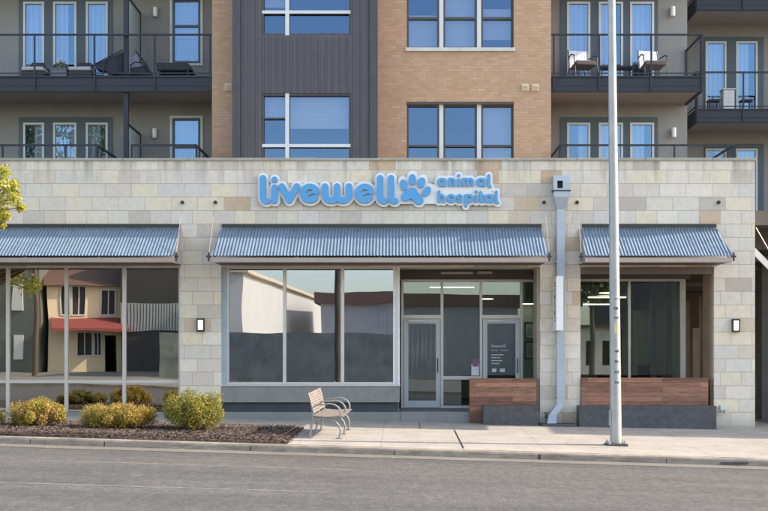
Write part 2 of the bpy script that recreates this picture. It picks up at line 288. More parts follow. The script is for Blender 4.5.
# ------------------------------------------------------------------ mesh helpers
ORG = {}
class MB:
    def __init__(s): s.v = []; s.f = []
    def box(s, x0, x1, y0, y1, z0, z1):
        if x0 > x1: x0, x1 = x1, x0
        if y0 > y1: y0, y1 = y1, y0
        if z0 > z1: z0, z1 = z1, z0
        b = len(s.v)
        s.v += [(x0,y0,z0),(x1,y0,z0),(x1,y1,z0),(x0,y1,z0),(x0,y0,z1),(x1,y0,z1),(x1,y1,z1),(x0,y1,z1)]
        s.f += [tuple(b+i for i in q) for q in ((0,3,2,1),(4,5,6,7),(0,1,5,4),(1,2,6,5),(2,3,7,6),(3,0,4,7))]
        return s
    def hexa(s, lo, hi):   # lo/hi: four points each, same winding
        b = len(s.v); s.v += list(lo)+list(hi)
        s.f += [tuple(b+i for i in q) for q in ((3,2,1,0),(4,5,6,7),(0,1,5,4),(1,2,6,5),(2,3,7,6),(3,0,4,7))]
        return s
    def bar(s, p, q, w, h=None):   # rectangular bar from p to q
        h = h or w; p = Vector(p); q = Vector(q); d = (q-p).normalized()
        up = Vector((0,0,1)) if abs(d.z) < .95 else Vector((0,1,0))
        a = d.cross(up).normalized(); c = a.cross(d).normalized()
        o = [(-a*w-c*h)/2, (a*w-c*h)/2, (a*w+c*h)/2, (-a*w+c*h)/2]
        return s.hexa([tuple(p+i) for i in o], [tuple(q+i) for i in o])
    def tube(s, pts, r, seg=8, caps=True):
        pts = [Vector(p) for p in pts]; n = len(pts)
        rs = r if isinstance(r, (list, tuple)) else [r]*n
        b = len(s.v); prev = None
        for i, p in enumerate(pts):
            d = (pts[min(i+1,n-1)]-pts[max(i-1,0)]).normalized()
            if prev is None:
                up = Vector((0,0,1)) if abs(d.z) < .9 else Vector((1,0,0)); a = d.cross(up).normalized()
            else: a = (prev-d*prev.dot(d)).normalized()
            prev = a; c = d.cross(a)
            for k in range(seg):
                t = 2*math.pi*k/seg; s.v.append(tuple(p+(a*math.cos(t)+c*math.sin(t))*rs[i]))
        for i in range(n-1):
            for k in range(seg):
                k2 = (k+1) % seg
                s.f.append((b+i*seg+k, b+i*seg+k2, b+(i+1)*seg+k2, b+(i+1)*seg+k))
        if caps:
            s.f.append(tuple(b+k for k in reversed(range(seg)))); s.f.append(tuple(b+(n-1)*seg+k for k in range(seg)))
        return s
    def lathe(s, prof, cx, cy, seg=20):
        b = len(s.v)
        for r, z in prof:
            for k in range(seg):
                t = 2*math.pi*k/seg; s.v.append((cx+r*math.cos(t), cy+r*math.sin(t), z))
        for i in range(len(prof)-1):
            for k in range(seg):
                k2 = (k+1) % seg; s.f.append((b+i*seg+k, b+i*seg+k2, b+(i+1)*seg+k2, b+(i+1)*seg+k))
        s.f.append(tuple(b+k for k in reversed(range(seg)))); s.f.append(tuple(b+(len(prof)-1)*seg+k for k in range(seg)))
        return s
    def quad(s, a, b_, c, d):
        b = len(s.v); s.v += [a,b_,c,d]; s.f.append((b,b+1,b+2,b+3)); return s
    def gridwall(s, x0, x1, z0, z1, y0, y1, openings):
        """wall slab in the XZ plane from y0 (front) to y1 with rectangular holes (xa,xb,za,zb)"""
        xs = sorted({x0, x1, *[min(max(v,x0),x1) for o in openings for v in o[:2]]}); zs = sorted({z0, z1, *[min(max(v,z0),z1) for o in openings for v in o[2:]]})
        def solid(i, j):
            if i < 0 or j < 0 or i >= len(xs)-1 or j >= len(zs)-1: return False
            cx = (xs[i]+xs[i+1])/2; cz = (zs[j]+zs[j+1])/2
            return not any(o[0] < cx < o[1] and o[2] < cz < o[3] for o in openings)
        idx = {}
        def V(i, j, k):
            if (i,j,k) not in idx: idx[(i,j,k)] = len(s.v); s.v.append((xs[i], (y0,y1)[k], zs[j]))
            return idx[(i,j,k)]
        for i in range(len(xs)-1):
            for j in range(len(zs)-1):
                if not solid(i,j): continue
                s.f.append((V(i,j,0),V(i+1,j,0),V(i+1,j+1,0),V(i,j+1,0))); s.f.append((V(i,j,1),V(i,j+1,1),V(i+1,j+1,1),V(i+1,j,1)))
                if not solid(i-1,j): s.f.append((V(i,j,0),V(i,j+1,0),V(i,j+1,1),V(i,j,1)))
                if not solid(i+1,j): s.f.append((V(i+1,j,0),V(i+1,j,1),V(i+1,j+1,1),V(i+1,j+1,0)))
                if not solid(i,j-1): s.f.append((V(i,j,0),V(i,j,1),V(i+1,j,1),V(i+1,j,0)))
                if not solid(i,j+1): s.f.append((V(i,j+1,0),V(i+1,j+1,0),V(i+1,j+1,1),V(i,j+1,1)))
        return s
    def build(s, name, m, parent=None, org=None, smooth=False, bevel=0, xf=None):
        me = bpy.data.meshes.new(name)
        if org is None: org = ORG.get(parent.name, (0,0,0)) if parent else (0,0,0)
        vs = s.v
        me.from_pydata([(x-org[0], y-org[1], z-org[2]) for x,y,z in vs], [], s.f)
        me.materials.append(m if not isinstance(m, str) else M[m]); me.update()
        if smooth:
            for p in me.polygons: p.use_smooth = True
            me.set_sharp_from_angle(angle=R(40))
        o = bpy.data.objects.new(name, me); col.objects.link(o); ORG[o.name] = org
        if parent: o.parent = parent
        else: o.location = org
        if bevel:
            b = o.modifiers.new('bevel', 'BEVEL'); b.width = bevel; b.segments = 2; b.limit_method = 'ANGLE'
        return o
def tag(o, label=None, cat=None, group=None, kind=None):
    if label: o['label'] = label
    if cat: o['category'] = cat
    if group: o['group'] = group
    if kind: o['kind'] = kind
    return o
def thing(name, loc, label, cat, group=None):
    o = bpy.data.objects.new(name, None); o.empty_display_size = .2; col.objects.link(o); o.location = loc; ORG[o.name] = tuple(loc)
    return tag(o, label, cat, group)
def copy_tree(o, parent=None):
    c = o.copy(); col.objects.link(c)
    if parent: c.parent = parent
    for ch in [k for k in bpy.data.objects if k.parent == o]: copy_tree(ch, c)
    return c

def window(parent, x0, x1, z0, z1, y, vs=(), hs=(), fw=.05, fd=.07, fm='alu', gm='skygl', name='window', vw=None, vm=None, hw=None, cells=None):
    """frame mesh (part) with its panes (sub-part). vs/hs: mullion centres; vm = material for a second 'mullion' piece"""
    f = MB(); vw = vw or fw; hw = hw or fw
    f.box(x0, x0+fw, y, y+fd, z0, z1); f.box(x1-fw, x1, y, y+fd, z0, z1)
    f.box(x0+fw, x1-fw, y, y+fd, z0, z0+fw); f.box(x0+fw, x1-fw, y, y+fd, z1-fw, z1)
    fr = None
    inner = MB() if vm else f
    off = -.012 if vm else 0
    for v in vs: inner.box(v-vw/2, v+vw/2, y+off+.001, y+fd-.002, z0+fw, z1-fw)
    bounds = [x0+fw]+[b for v in vs for b in (v-vw/2, v+vw/2)]+[x1-fw]
    for h in hs:
        for k in range(0, len(bounds), 2): inner.box(bounds[k], bounds[k+1], y+off+.003, y+fd-.004, h-hw/2, h+hw/2)
    if cells:
        for (a, b_, h) in cells: f.box(a, b_, y+.006, y+fd-.006, h-.02, h+.02)
    fr = f.build(name, fm, parent)
    if vm and inner.v: inner.build('mullion', vm, fr)
    MB().box(x0+fw*.5, x1-fw*.5, y+fd*.55, y+fd*.55+.006, z0+fw*.5, z1-fw*.5).build('pane', gm, fr)
    return fr

# ------------------------------------------------------------------ ground
def gz_fac(X): return -.012-.0189*max(-14, min(14, X))
def gz_kerb(X): return -.146-.030*max(-14, min(14, X))
YK = 22.0
def gz(X, Y):
    t = (28-Y)/(28-YK); t = max(0, min(1, t)); return (1-t)*gz_fac(X)+t*gz_kerb(X)
def road_z(X): return gz_kerb(X)-.13
def sheet(name, xs, ys, zf, m, kind='structure', thick=0):
    b = MB(); nx = len(xs)
    for y in ys:
        for x in xs: b.v.append((x, y, zf(x, y)))
    for j in range(len(ys)-1):
        for i in range(nx-1):
            a = j*nx+i; b.f.append((a, a+1, a+nx+1, a+nx))
    o = b.build(name, m); tag(o, kind=kind); return o
xs_near = [-60,-30,-14]+[x*.5 for x in range(-27,28)]+[14,30,60]
sheet('sidewalk', xs_near, [YK+.16]+[22.5+.5*i for i in range(12)]+[29.0, 33, 50], lambda x,y: gz(x, min(y,28)), 'side')
# kerb: one profile swept along X
kb = MB()
prof = [(YK+.16, 0), (YK+.04, 0), (YK+.012, -.012), (YK, -.04), (YK-.02, -.22), (YK+.16, -.22)]
for i, x in enumerate(xs_near):
    for (y, dz) in prof: kb.v.append((x, y, gz_kerb(x)+dz+(0 if dz else .0)))
n = len(prof)
for i in range(len(xs_near)-1):
    for k in range(n):
        k2 = (k+1) % n; kb.f.append((i*n+k, (i+1)*n+k, (i+1)*n+k2, i*n+k2))
ko = kb.build('kerb', 'kerbm', smooth=False); tag(ko, kind='structure')
sheet('gutter', xs_near, [YK-.62, YK+.05], lambda x,y: road_z(x)+.005, 'gutter')
sheet('road', xs_near, [6.0, 10, 14, 18, YK+.08], lambda x,y: road_z(x), 'road')
sheet('ground', [-600,-200]+xs_near+[200,600], [-600,-100,-30,0,6.001], lambda x,y: road_z(x)+(.12 if y > -1 else .12), 'ground')
sheet('back_ground', [-600,-200]+xs_near+[200,600], [50, 120, 600], lambda x,y: gz_fac(x)-.05, 'ground')
sheet('side_ground', [-600,-200,-60.01], [6,22,50], lambda x,y: road_z(x)-.02, 'ground')
sheet('side_ground', [60.01,200,600], [6,22,50], lambda x,y: road_z(x)-.02, 'ground')
fk = MB()
for i, x in enumerate(xs_near):
    for (y, dz_) in ((6.0,.12),(6.16,.125),(6.16,-.1),(6.0,-.1)): fk.v.append((x, y, road_z(x)+dz_))
for i in range(len(xs_near)-1):
    for k in range(4): fk.f.append((i*4+k, (i+1)*4+k, (i+1)*4+(k+1)%4, i*4+(k+1)%4))
tag(fk.build('far_kerb', 'kerbm'), kind='structure')
# faint lane lines
for (xa, xb, ya, w) in ((-5.6, -.7, 19.1, .13), (-16, -.9, 16.0, .14)):
    sheet('road_marking', [xa+(xb-xa)*i/8 for i in range(9)], [ya, ya+w], lambda x,y: road_z(x)+.005, 'paint')
# kerb joints and the dark expansion joint
jb = MB()
for (px_, w) in ((104, .018), (250, .022), (394, .016), (538, .05), (666, .014), (30, .012)):
    X = wx(px_, YK)
    jb.hexa([(X,YK-.013,road_z(X)+.008),(X+w,YK-.013,road_z(X)+.008),(X+w,YK+.16,road_z(X)+.008),(X,YK+.16,road_z(X)+.008)],
            [(X,YK-.003,gz_kerb(X)-.035),(X+w,YK-.003,gz_kerb(X)-.035),(X+w,YK+.16,gz_kerb(X)+.003),(X,YK+.16,gz_kerb(X)+.003)])
tag(jb.build('kerb_joint', 'black'), kind='structure')
ej = MB(); ej.quad(*[(x,y,gz(x,y)+.004) for x,y in ((1.135,22.35),(1.165,22.35),(1.165,26.0),(1.135,26.0))])
ej.quad(*[(x,y,gz(x,y)+.004) for x,y in ((.425,26.1),(.44,26.1),(.44,27.9),(.425,27.9))])
tag(ej.build('expansion_joint', 'black'), kind='structure')

X_a, X_b = wx(721,YK), wx(748,YK); zr = road_z((X_a+X_b)/2)
sdn = MB().box(X_a, X_b, YK-.028, YK+.02, zr+.03, zr+.07)
tag(sdn.build('storm_drain', 'granite', org=((X_a+X_b)/2,YK,zr)), 'dark storm drain slot in the kerb near the right edge', 'drain')
# mulch bed: soil sheet and loose chips
bed = MB(); nxb = 40; nyb = 12
x_l, x_r0, x_r1, yb0, yb1 = -14.0, -1.95, -1.98, 22.18, 25.6
for j in range(nyb+1):
    t = j/nyb; y = yb0+(yb1-yb0)*t; xr = -2.03+.0*t
    for i in range(nxb+1):
        x = x_l+(xr-x_l)*i/nxb; e = min(1, min(i, nxb-i, j, nyb-j)/1.5)
        bed.v.append((x, y, gz(x,y)+.006+e*(.035+.02*math.sin(x*2.1+y*3)+.012*random.random())))
for j in range(nyb):
    for i in range(nxb):
        a = j*(nxb+1)+i; bed.f.append((a, a+1, a+nxb+2, a+nxb+1))
tag(bed.build('planting_bed', 'mulch', smooth=True), kind='structure')
ch = MB()
for _ in range(30000):
    x = random.uniform(-9.5, -1.98); y = random.uniform(22.2, 25.65)
    z = gz(x,y)+.045+random.uniform(0,.035)
    if x > -2.15 or y < 22.3 or y > 25.5: z -= .03
    l = random.uniform(.008,.028); w = l*random.uniform(.25,.5); a = random.uniform(0, math.pi); tl = random.uniform(-.5,.5)
    dx, dy = math.cos(a)*l, math.sin(a)*l; ex, ey = -math.sin(a)*w, math.cos(a)*w
    ch.quad((x-dx-ex,y-dy-ey,z-tl*l),(x+dx-ex,y+dy-ey,z+tl*l),(x+dx+ex,y+dy+ey,z+tl*l+w*.6),(x-dx+ex,y-dy+ey,z-tl*l+w*.6))
tag(ch.build('mulch', 'chips'), 'brown bark mulch chips covering the planting bed along the kerb', 'mulch', kind='stuff')

# ------------------------------------------------------------------ storefront building
F = 28.0
sb = thing('storefront_building', (0, F, 0), 'single storey pale limestone block storefront with flat parapet and wide glazed bays', 'building')
XL = -16.0; XR = wx(755, F)
p1a, p1b = wx(180, F), wx(221, F); p2a, p2b = wx(540, F), wx(580.5, F); p3a = wx(714, F)
ZH = wz(225, F)      # wall lintel level behind awnings
ZT = wz(161, F)
OP = 3.50
w = MB().gridwall(XL, XR, -.9, ZT, F, F+.85, [(XL-1, p1a, -.9, OP), (p1b, p2a, -.9, OP), (p2b, p3a, -.9, OP)])
w.build('stone_wall', 'stone', sb)
cp = MB(); x = XL; random.seed(3)
while x < XR+.03:
    x2 = min(x+random.uniform(1.1,1.7), XR+.03); dz = random.uniform(-.006,.006)
    cp.box(x, x2-.008, F-.035, F+.9, ZT+.002, ZT+.062+dz); x = x2
cp.build('coping', 'coping', sb, bevel=.008)
# roof deck of the store = terrace
MB().box(XL, XR-.01, F+.86, 36.0, 4.2, 5.08).build('roof', 'interior_dark', sb)
# ceiling, floor, inner walls
MB().box(XL, p2a+.3, F+.86, 36, OP+.002, 3.62).build('ceiling', 'ceil_dark', sb)
MB().box(p2a+.31, 7.0, F+.86, 36, OP+.002, 3.62).build('ceiling', 'ceil_dark', sb)
MB().box(XL, wx(401, F), F+.02, 36, -.6, .20).box(wx(401,F)+.002, p2a-.001, F+.004, 36, -.6, .204).box(p2b-.3, 6.7, F+.30, 36, -.6, .20).build('floor', 'step', sb)
MB().box(XL, 7.0, 36.0, 36.2, .2, 4.2).build('back_wall', 'interior', sb)
MB().box(-4.55, -4.4, 28.9, 36, .2, OP).build('inner_wall', 'interior_dark', sb)
MB().box(p2a+.12, p2a+.27, F+.86, 36, .2, OP).build('inner_wall', 'interior_green', sb)
MB().box(XL-.1, XL+.1, F+.9, 36, .2, OP).build('inner_wall', 'interior_dark', sb)
# left shopfront
yl = F+.12; Z0 = wz(415, yl); Zt = wz(265.5, yl)
MB().box(XL, p1a-.001, yl-.03, yl+.16, -.6, Z0-.002).build('sill_wall', mat('pale_blue_sill', (.36,.45,.50), .6), sb)
MB().box(XL, p1a-.001, yl, yl+.1, Zt, OP+.0).build('header', 'header', sb)
window(sb, XL, p1a-.002, Z0, Zt, yl, vs=[wx(p,yl) for p in (-110,-52,7.5,66,124)], hs=[wz(381.5,yl)], fw=.055, fd=.1, gm='leftgl', name='shop_window', vw=.075, hw=.07)
# middle window bay
ym = F+.18; xm0 = p1b+.10; xm1 = wx(397.5, ym)
zs = wz(384.5, ym); zt = wz(266.5, ym)
MB().box(p1b+.001, xm1+.05, F+.02, F+.42, .42, zs-.03).build('sill_wall', 'concrete', sb, bevel=.006)
MB().box(p1b+.001, xm1+.02, F+.10, F+.42, -.6, .418).build('plinth', 'plinth', sb)
MB().box(p1b+.001, xm1+.065, F-.005, F+.43, zs-.028, zs-.001).build('sill', 'alu', sb)
window(sb, xm0, xm1, zs, zt, ym, vs=[wx(p,ym) for p in (284.5,342.5)], fw=.055, fd=.1, gm='shadegl', name='shop_window', vw=.075)
MB().box(xm1+.001, xm1+.052, ym-.01, ym+.12, zs, zt).box(xm1-.10, xm1-.056, ym-.012, ym-.001, zs, zt).build('corner_post', mat('white_post', (.66,.66,.66), .5), sb)
MB().box(p1b+.001, xm0-.001, F+.10, ym+.1, zs, OP).build('jamb', mat('blue_shadow_jamb', (.30,.38,.44), .6), sb)  # bluish shadow on the pillar side, put into this strip's colour
MB().box(p1b, p2a, F+.02, ym+.12, zt+.001, OP+.1).build('header', 'header', sb)
# return glazing between bay and door recess
yd = 29.8
MB().box(xm1-.02, xm1+.03, ym+.125, yd-.001, .205, .26).box(xm1-.02, xm1+.03, ym+.125, yd-.001, zt-.06, zt).box(xm1-.02, xm1+.03, yd-.06, yd-.002, .26, zt-.06).build('return_frame', 'alu', sb)
MB().box(xm1, xm1+.006, ym+.125, yd, .26, zt-.06).build('return_pane', 'clearg', sb)
# door wall
def dx(p): return wx(p, yd)
def dz(p): return wz(p, yd)
zf = .206; ztop = dz(279.5)
MB().box(xm1+.052, p2a-.001, yd, yd+.12, ztop+.001, OP).build('bulkhead', 'ceil_dark', sb)
fr = MB()
def vb(xa, xb, za, zb, y0=yd, y1=yd+.11): fr.box(xa, xb, y0, y1, za, zb)
vb(dx(401.2), dx(403.5), zf, ztop); vb(dx(440.6), dx(443.4), zf, ztop); vb(dx(479.8), dx(482.4), zf, ztop); vb(dx(520.2), dx(522.6), zf, ztop); vb(dx(535.5), dx(537.5), zf, ztop)
for a, b_ in ((403.5,440.6),(443.4,479.8),(482.4,520.2),(522.6,535.5)):
    vb(dx(a), dx(b_), ztop-.06, ztop, yd+.002, yd+.108)
for a, b_ in ((403.5,440.6),(482.4,520.2)): vb(dx(a), dx(b_), dz(318.6), dz(315), yd+.002, yd+.108)
vb(dx(443.4), dx(479.8), dz(379.5), dz(376), yd+.002, yd+.108); vb(dx(443.4), dx(479.8), zf, zf+.06, yd+.002, yd+.108); vb(dx(522.6), dx(535.5), zf, zf+.08, yd+.002, yd+.108)
M['door_white'] = mat('white_door_paint', (.60,.61,.62), .45, 0, .04)
frm = fr.build('door_frame', 'alu', sb)
for (a,b_,c,d) in ((403.5,440.6,315,281.5),(482.4,520.2,315,281.5),(443.4,479.8,376,281.5),(443.4,479.8,405,379.5),(522.6,535.5,404,281.5)):
    MB().box(dx(a), dx(b_), yd+.05, yd+.056, dz(c), dz(d)).build('pane', 'clearg', frm)
def door(a, b_):
    x0, x1 = dx(a), dx(b_); z0, z1 = zf+.01, dz(319); s_ = .105
    m = MB().gridwall(x0, x1, z0, z1, yd+.02, yd+.065, [(x0+s_, x1-s_*.95, z0+.17, z1-.11)])
    d = m.build('door', 'door_white', sb)
    MB().box(x0+s_-.01, x1-s_+.01, yd+.04, yd+.046, z0+.16, z1-.10).build('pane', 'clearg', d)
    MB().tube([(x1-.06,yd+.015,z0+.85),(x1-.06,yd-.03,z0+.87),(x1-.06,yd-.03,z0+1.17),(x1-.06,yd+.015,z0+1.19)], .011).build('handle', 'black', d)
    MB().box(x0+.1, x0+.5, yd-.03, yd+.018, z1-.07, z1-.02).build('closer', 'alu', d)
    return d
door(404, 440.2); door2 = door(483, 519.8)
# lettering on the second door: text curves turned to mesh
def text_mesh(name, body, size, loc, m, parent, org, rotz=0., roll=0., depth=.002, align='LEFT', rot=None):
    c = bpy.data.curves.new(name, 'FONT'); c.body = body; c.size = size; c.extrude = depth; c.align_x = align; c.resolution_u = 3
    o = bpy.data.objects.new(name, c); col.objects.link(o)
    bpy.context.view_layer.update()
    dg = bpy.context.evaluated_depsgraph_get(); me = bpy.data.meshes.new_from_object(o.evaluated_get(dg))
    bpy.data.objects.remove(o); me.name = name
    rotm = rot or Matrix.Rotation(R(90), 4, 'X')
    me.transform(Matrix.Translation(Vector(loc)-Vector(org)) @ rotm)
    me.materials.clear(); me.materials.append(M[m])
    ob = bpy.data.objects.new(name, me); col.objects.link(ob); ob.parent = parent; ORG[ob.name] = org
    return ob
o2 = ORG[sb.name]
text_mesh('lettering', 'livewell', .115, (dx(491.5), yd+.036, dz(347.5)), 'decal', door2, o2)
text_mesh('lettering', 'animal', .062, (dx(491.5), yd+.036, dz(351)), 'decal', door2, o2); text_mesh('lettering', 'hospital', .062, (dx(500.3), yd+.036, dz(351)), 'decal', door2, o2)
for i, wd in enumerate((12, 9, 11, 8)): MB().box(dx(491.5), dx(491.5+wd), yd+.034, yd+.037, dz(355.2+i*2.9), dz(354.4+i*2.9)).build('decal', 'decal', door2)
MB().box(dx(492), dx(496.5), yd+.034, yd+.037, dz(372), dz(368.5)).build('decal', 'decal', door2); MB().box(dx(500), dx(505), yd+.034, yd+.037, dz(372), dz(368.5)).build('decal', 'decal', door2)
# right bay glazing
def rx(p): return wx(p, yd)
vbz = MB().box(p2b+.001, p3a-.001, F+.02, F+.14, 3.34, OP+.05); vbz.build('header', 'header', sb)
window(sb, p2b+.03, rx(683), .42, dz(279), yd, vs=[rx(629.5)], fw=.06, fd=.1, gm='clearg', name='shop_window')
MB().box(p2b+.03, rx(683), yd, yd+.15, .2, .419).build('sill_wall', 'interior_dark', sb)
MB().box(p2b+.03, rx(690), yd, yd+.12, dz(279)+.001, OP).build('bulkhead', 'ceil_dark', sb)
MB().box(rx(683)+.002, rx(683)+.10, yd+.15, 36, .2, OP).build('inner_wall', 'interior', sb)
# interior column, partitions seen through the right bay
MB().box(wx(651,31.5), wx(656.5,31.5), 31.5, 31.65, .2, OP).build('column', mat('blue_grey_column', (.26,.34,.36), .6), sb)
MB().box(wx(668,31.0), wx(675,31), 31, 31.2, .2, OP).build('column', 'beam', sb)
MB().box(wx(633,34.0), wx(652,34.0), 34.0, 34.1, .2, 2.7).build('inner_wall', 'interior', sb)
# brown inner jambs of the pillars facing the recesses
MB().box(p2a-.06, p2a-.002, F+.10, F+.84, .2, OP).build('jamb', 'beam', sb)
MB().box(p3a-.05, p3a-.002, F+.14, F+.84, -.6, OP-.02).build('jamb', 'tan_panel', sb)
# ceiling fixture in the door recess
cf = MB().bar((wx(441,29),29,3.42),(wx(473,29),29,3.42),.10,.05).bar((wx(477,29.2),29.2,3.44),(wx(492,29.2),29.2,3.44),.2,.05)
tag(cf.build('strip_light', 'beam', org=(wx(465,29),29,3.45)), 'brown strip light fitting under the ceiling of the entrance recess', 'light fitting')

# low walls clad in boards
def low_wall(label, xa, xb, ya, za, zb, sa, sb_, sya, szb, wood_y, base=True):
    t = thing('low_wall', ((xa+xb)/2, ya, gz_fac((xa+xb)/2)), label, 'low wall')
    MB().box(xa, xb, ya, ya+.18, za, zb).build('wood_cladding', 'wood', t, bevel=.004)
    MB().box(xa-.012, xb+.012, ya-.012, ya+.19, zb+.001, zb+.026).build('cap', 'wood', t)
    MB().box(sa, sb_, sya, ya-.002, -.7, szb).build('stone_base', 'granite', t, bevel=.01)
low_wall('reddish brown board wall beside the entrance doors with short dark stone block', wx(469.5,27.95), wx(536.5,27.95), 27.93, -.5, wz(379.5,27.93), wx(483,27.6), wx(537.5,27.6), 27.55, wz(405.5,27.55), 0)
low_wall('long reddish brown board wall on a dark stone base under the right window', wx(581.3,27.95), wx(708,27.95), 27.93, wz(409,27.93), wz(379,27.93), wx(578.5,27.6), wx(715.5,27.6), 27.50, wz(406,27.5), 0)

# ------------------------------------------------------------------ awnings
def awning(label, tx0, tx1, bx0, bx1, rods, cutl=True, cutr=True):
    yt, yb = F-.012, 26.9; zt_, zb_ = wz(228.5, F), wz(255.5, 26.9)
    X0, X1 = wx(bx0, yb), wx(bx1, yb); T0, T1 = wx(tx0, yt), wx(tx1, yt)
    t = thing('awning', ((X0+X1)/2, F, zb_), label, 'awning', 'corrugated metal awnings over the shopfront')
    nseg = int((X1-X0)/.0125); b = MB(); rows = 8
    nv = nseg+1
    for lay in (0, .006):
        for j in range(rows+1):
            v = j/rows; y = yt+(yb-yt)*v; z = zt_+(zb_-zt_)*v; xa = T0+(X0-T0)*v; xb = T1+(X1-T1)*v
            for i in range(nv):
                x = X0+(X1-X0)*i/nseg
                x = min(max(x, xa), xb)
                a = math.cos(2*math.pi*(x)/.0725)*.011
                b.v.append((x, y-lay*.5, z+a-lay))
    for lay in range(2):
        o_ = lay*nv*(rows+1)
        for j in range(rows):
            for i in range(nseg):
                q = (o_+j*nv+i, o_+(j+1)*nv+i, o_+(j+1)*nv+i+1, o_+j*nv+i+1)
                p0 = b.v[q[0]][0]; p1 = b.v[q[3]][0]; p2 = b.v[q[1]][0]; p3 = b.v[q[2]][0]
                if p1-p0 < 1e-6 and p3-p2 < 1e-6: continue
                b.f.append(q if lay == 0 else q[::-1])
    b.build('corrugated_sheet', 'galv', t, smooth=True)
    sc_ = MB(); x = X0+.25
    while x < X1-.1:
        for v in (.12, .5, .9):
            xa = T0+(X0-T0)*v; xb = T1+(X1-T1)*v
            if xa < x < xb: sc_.lathe([(.010, zt_+(zb_-zt_)*v+.008),(.010, zt_+(zb_-zt_)*v+.020),(.004, zt_+(zb_-zt_)*v+.024)], round(x/.0725)*.0725, yt+(yb-yt)*v, 6)
        x += .3625
    sw_ = sc_.build('screws', 'black', t); sw_['kind'] = 'stuff'
    # flashing at the wall, front beam, rafters
    MB().box(T0, T1, F-.05, F-.001, zt_+.02, wz(224.2, F)).build('flashing', 'black', t)
    MB().box(X0+.02, X1-.02, yb+.0, yb+.07, wz(262.3,yb), wz(257.6,yb)).build('front_beam', 'beam', t, bevel=.006)
    k = max(2, int((X1-X0)/1.6))
    for i in range(k+1):
        x = X0+.06+(X1-X0-.12)*i/k
        MB().hexa([(x-.02,yb+.071,zb_-.07),(x+.02,yb+.071,zb_-.07),(x+.02,F-.002,zt_-.07),(x-.02,F-.002,zt_-.07)],
               [(x-.02,yb+.071,zb_-.02),(x+.02,yb+.071,zb_-.02),(x+.02,F-.002,zt_-.02),(x-.02,F-.002,zt_-.02)]).build('rafter', 'beam', t)
    MB().hexa([(X0+.05,yb+.08,zb_-.14),(X1-.05,yb+.08,zb_-.14),(X1-.05,F-.002,zb_-.14),(X0+.05,F-.002,zb_-.14)],
              [(X0+.05,yb+.08,zb_-.125),(X1-.05,yb+.08,zb_-.125),(X1-.05,F-.002,zb_-.125),(X0+.05,F-.002,zb_-.125)]).build('soffit', 'header', t)
    for (px_a, px_end, zlow) in rods:
        xa = wx(px_a, F); rr = thing('x', (0,0,0), None, None); bpy.data.objects.remove(rr)
        m = MB(); m.tube([(xa,F-.03,wz(202.5,F)),(wx(px_end,yb), yb+.03, zb_+.02)], .0065, 6)
        m.lathe([(.045, 0),(.045,.02)], 0, 0, 12) if False else None
        ro = m.build('tie_rod', 'beam', t)
        a = MB(); a.tube([(xa,F-.001,wz(202.5,F)),(xa,F-.035,wz(202.5,F))], .042, 10); a.tube([(xa,F-.03,wz(202.5,F)),(xa,F-.07,wz(202.5,F)-.03)], .02, 8)
        a.build('anchor', 'black', ro)
        e = MB(); xe = wx(px_end, yb); e.bar((xe,yb+.03,zb_-.12),(xe,yb+.03,zb_+.07),.035); e.bar((xe-.05,yb+.03,zb_-.02),(xe+.05,yb+.03,zb_-.02),.045)
        e.build('bracket', 'black', ro)
    return t
awning('blue-grey corrugated metal awning over the left shop window beside the tree', -330, 180.3, -348, 174.5, [(182.5, 176, 0)])
awning('longest blue-grey corrugated metal awning, under the blue sign', 222, 541.5, 211, 548.5, [(215.5, 208.5, 0), (544, 549.5, 0)])
awning('shortest corrugated metal awning over the right bay behind the lamp pole', 582, 716, 584, 733, [(577, 581.5, 0), (718.5, 734, 0)])

# ------------------------------------------------------------------ sign (signed distance shapes -> prisms)
SY = F-.035
def seg_sd(X, Y, p, q, r):
    px_, py_ = p; dx_, dy_ = q[0]-px_, q[1]-py_; L2 = dx_*dx_+dy_*dy_+1e-9
    t = np.clip(((X-px_)*dx_+(Y-py_)*dy_)/L2, 0, 1)
    return np.hypot(X-px_-t*dx_, Y-py_-t*dy_)-r
def shape_sd(X, Y, shape):
    d = np.full(X.shape, 1e3)
    for s_ in shape:
        if s_[0] == 'p':
            pts, r = s_[1], s_[2]
            for a, b_ in zip(pts[:-1], pts[1:]): d = np.minimum(d, seg_sd(X, Y, a, b_, r))
        elif s_[0] == 'c':
            d = np.minimum(d, np.hypot(X-s_[1], Y-s_[2])-s_[3])
        elif s_[0] == 'e':
            cx, cy, rx_, ry_, th = s_[1:]; c, s2 = math.cos(th), math.sin(th)
            u = (X-cx)*c+(Y-cy)*s2; v = -(X-cx)*s2+(Y-cy)*c
            k = np.hypot(u/rx_, v/ry_); d = np.minimum(d, (k-1)*min(rx_, ry_))
        elif s_[0] == 'b':
            cx, cy, hx, hy = s_[1:]; d = np.minimum(d, np.maximum(np.abs(X-cx)-hx, np.abs(Y-cy)-hy))
    return d
def arc(cx, cy, r, a0, a1, n=18, ry=None):
    return [(cx+r*math.cos(R(a0+(a1-a0)*i/n)), cy-(ry or r)*math.sin(R(a0+(a1-a0)*i/n))) for i in range(n+1)]
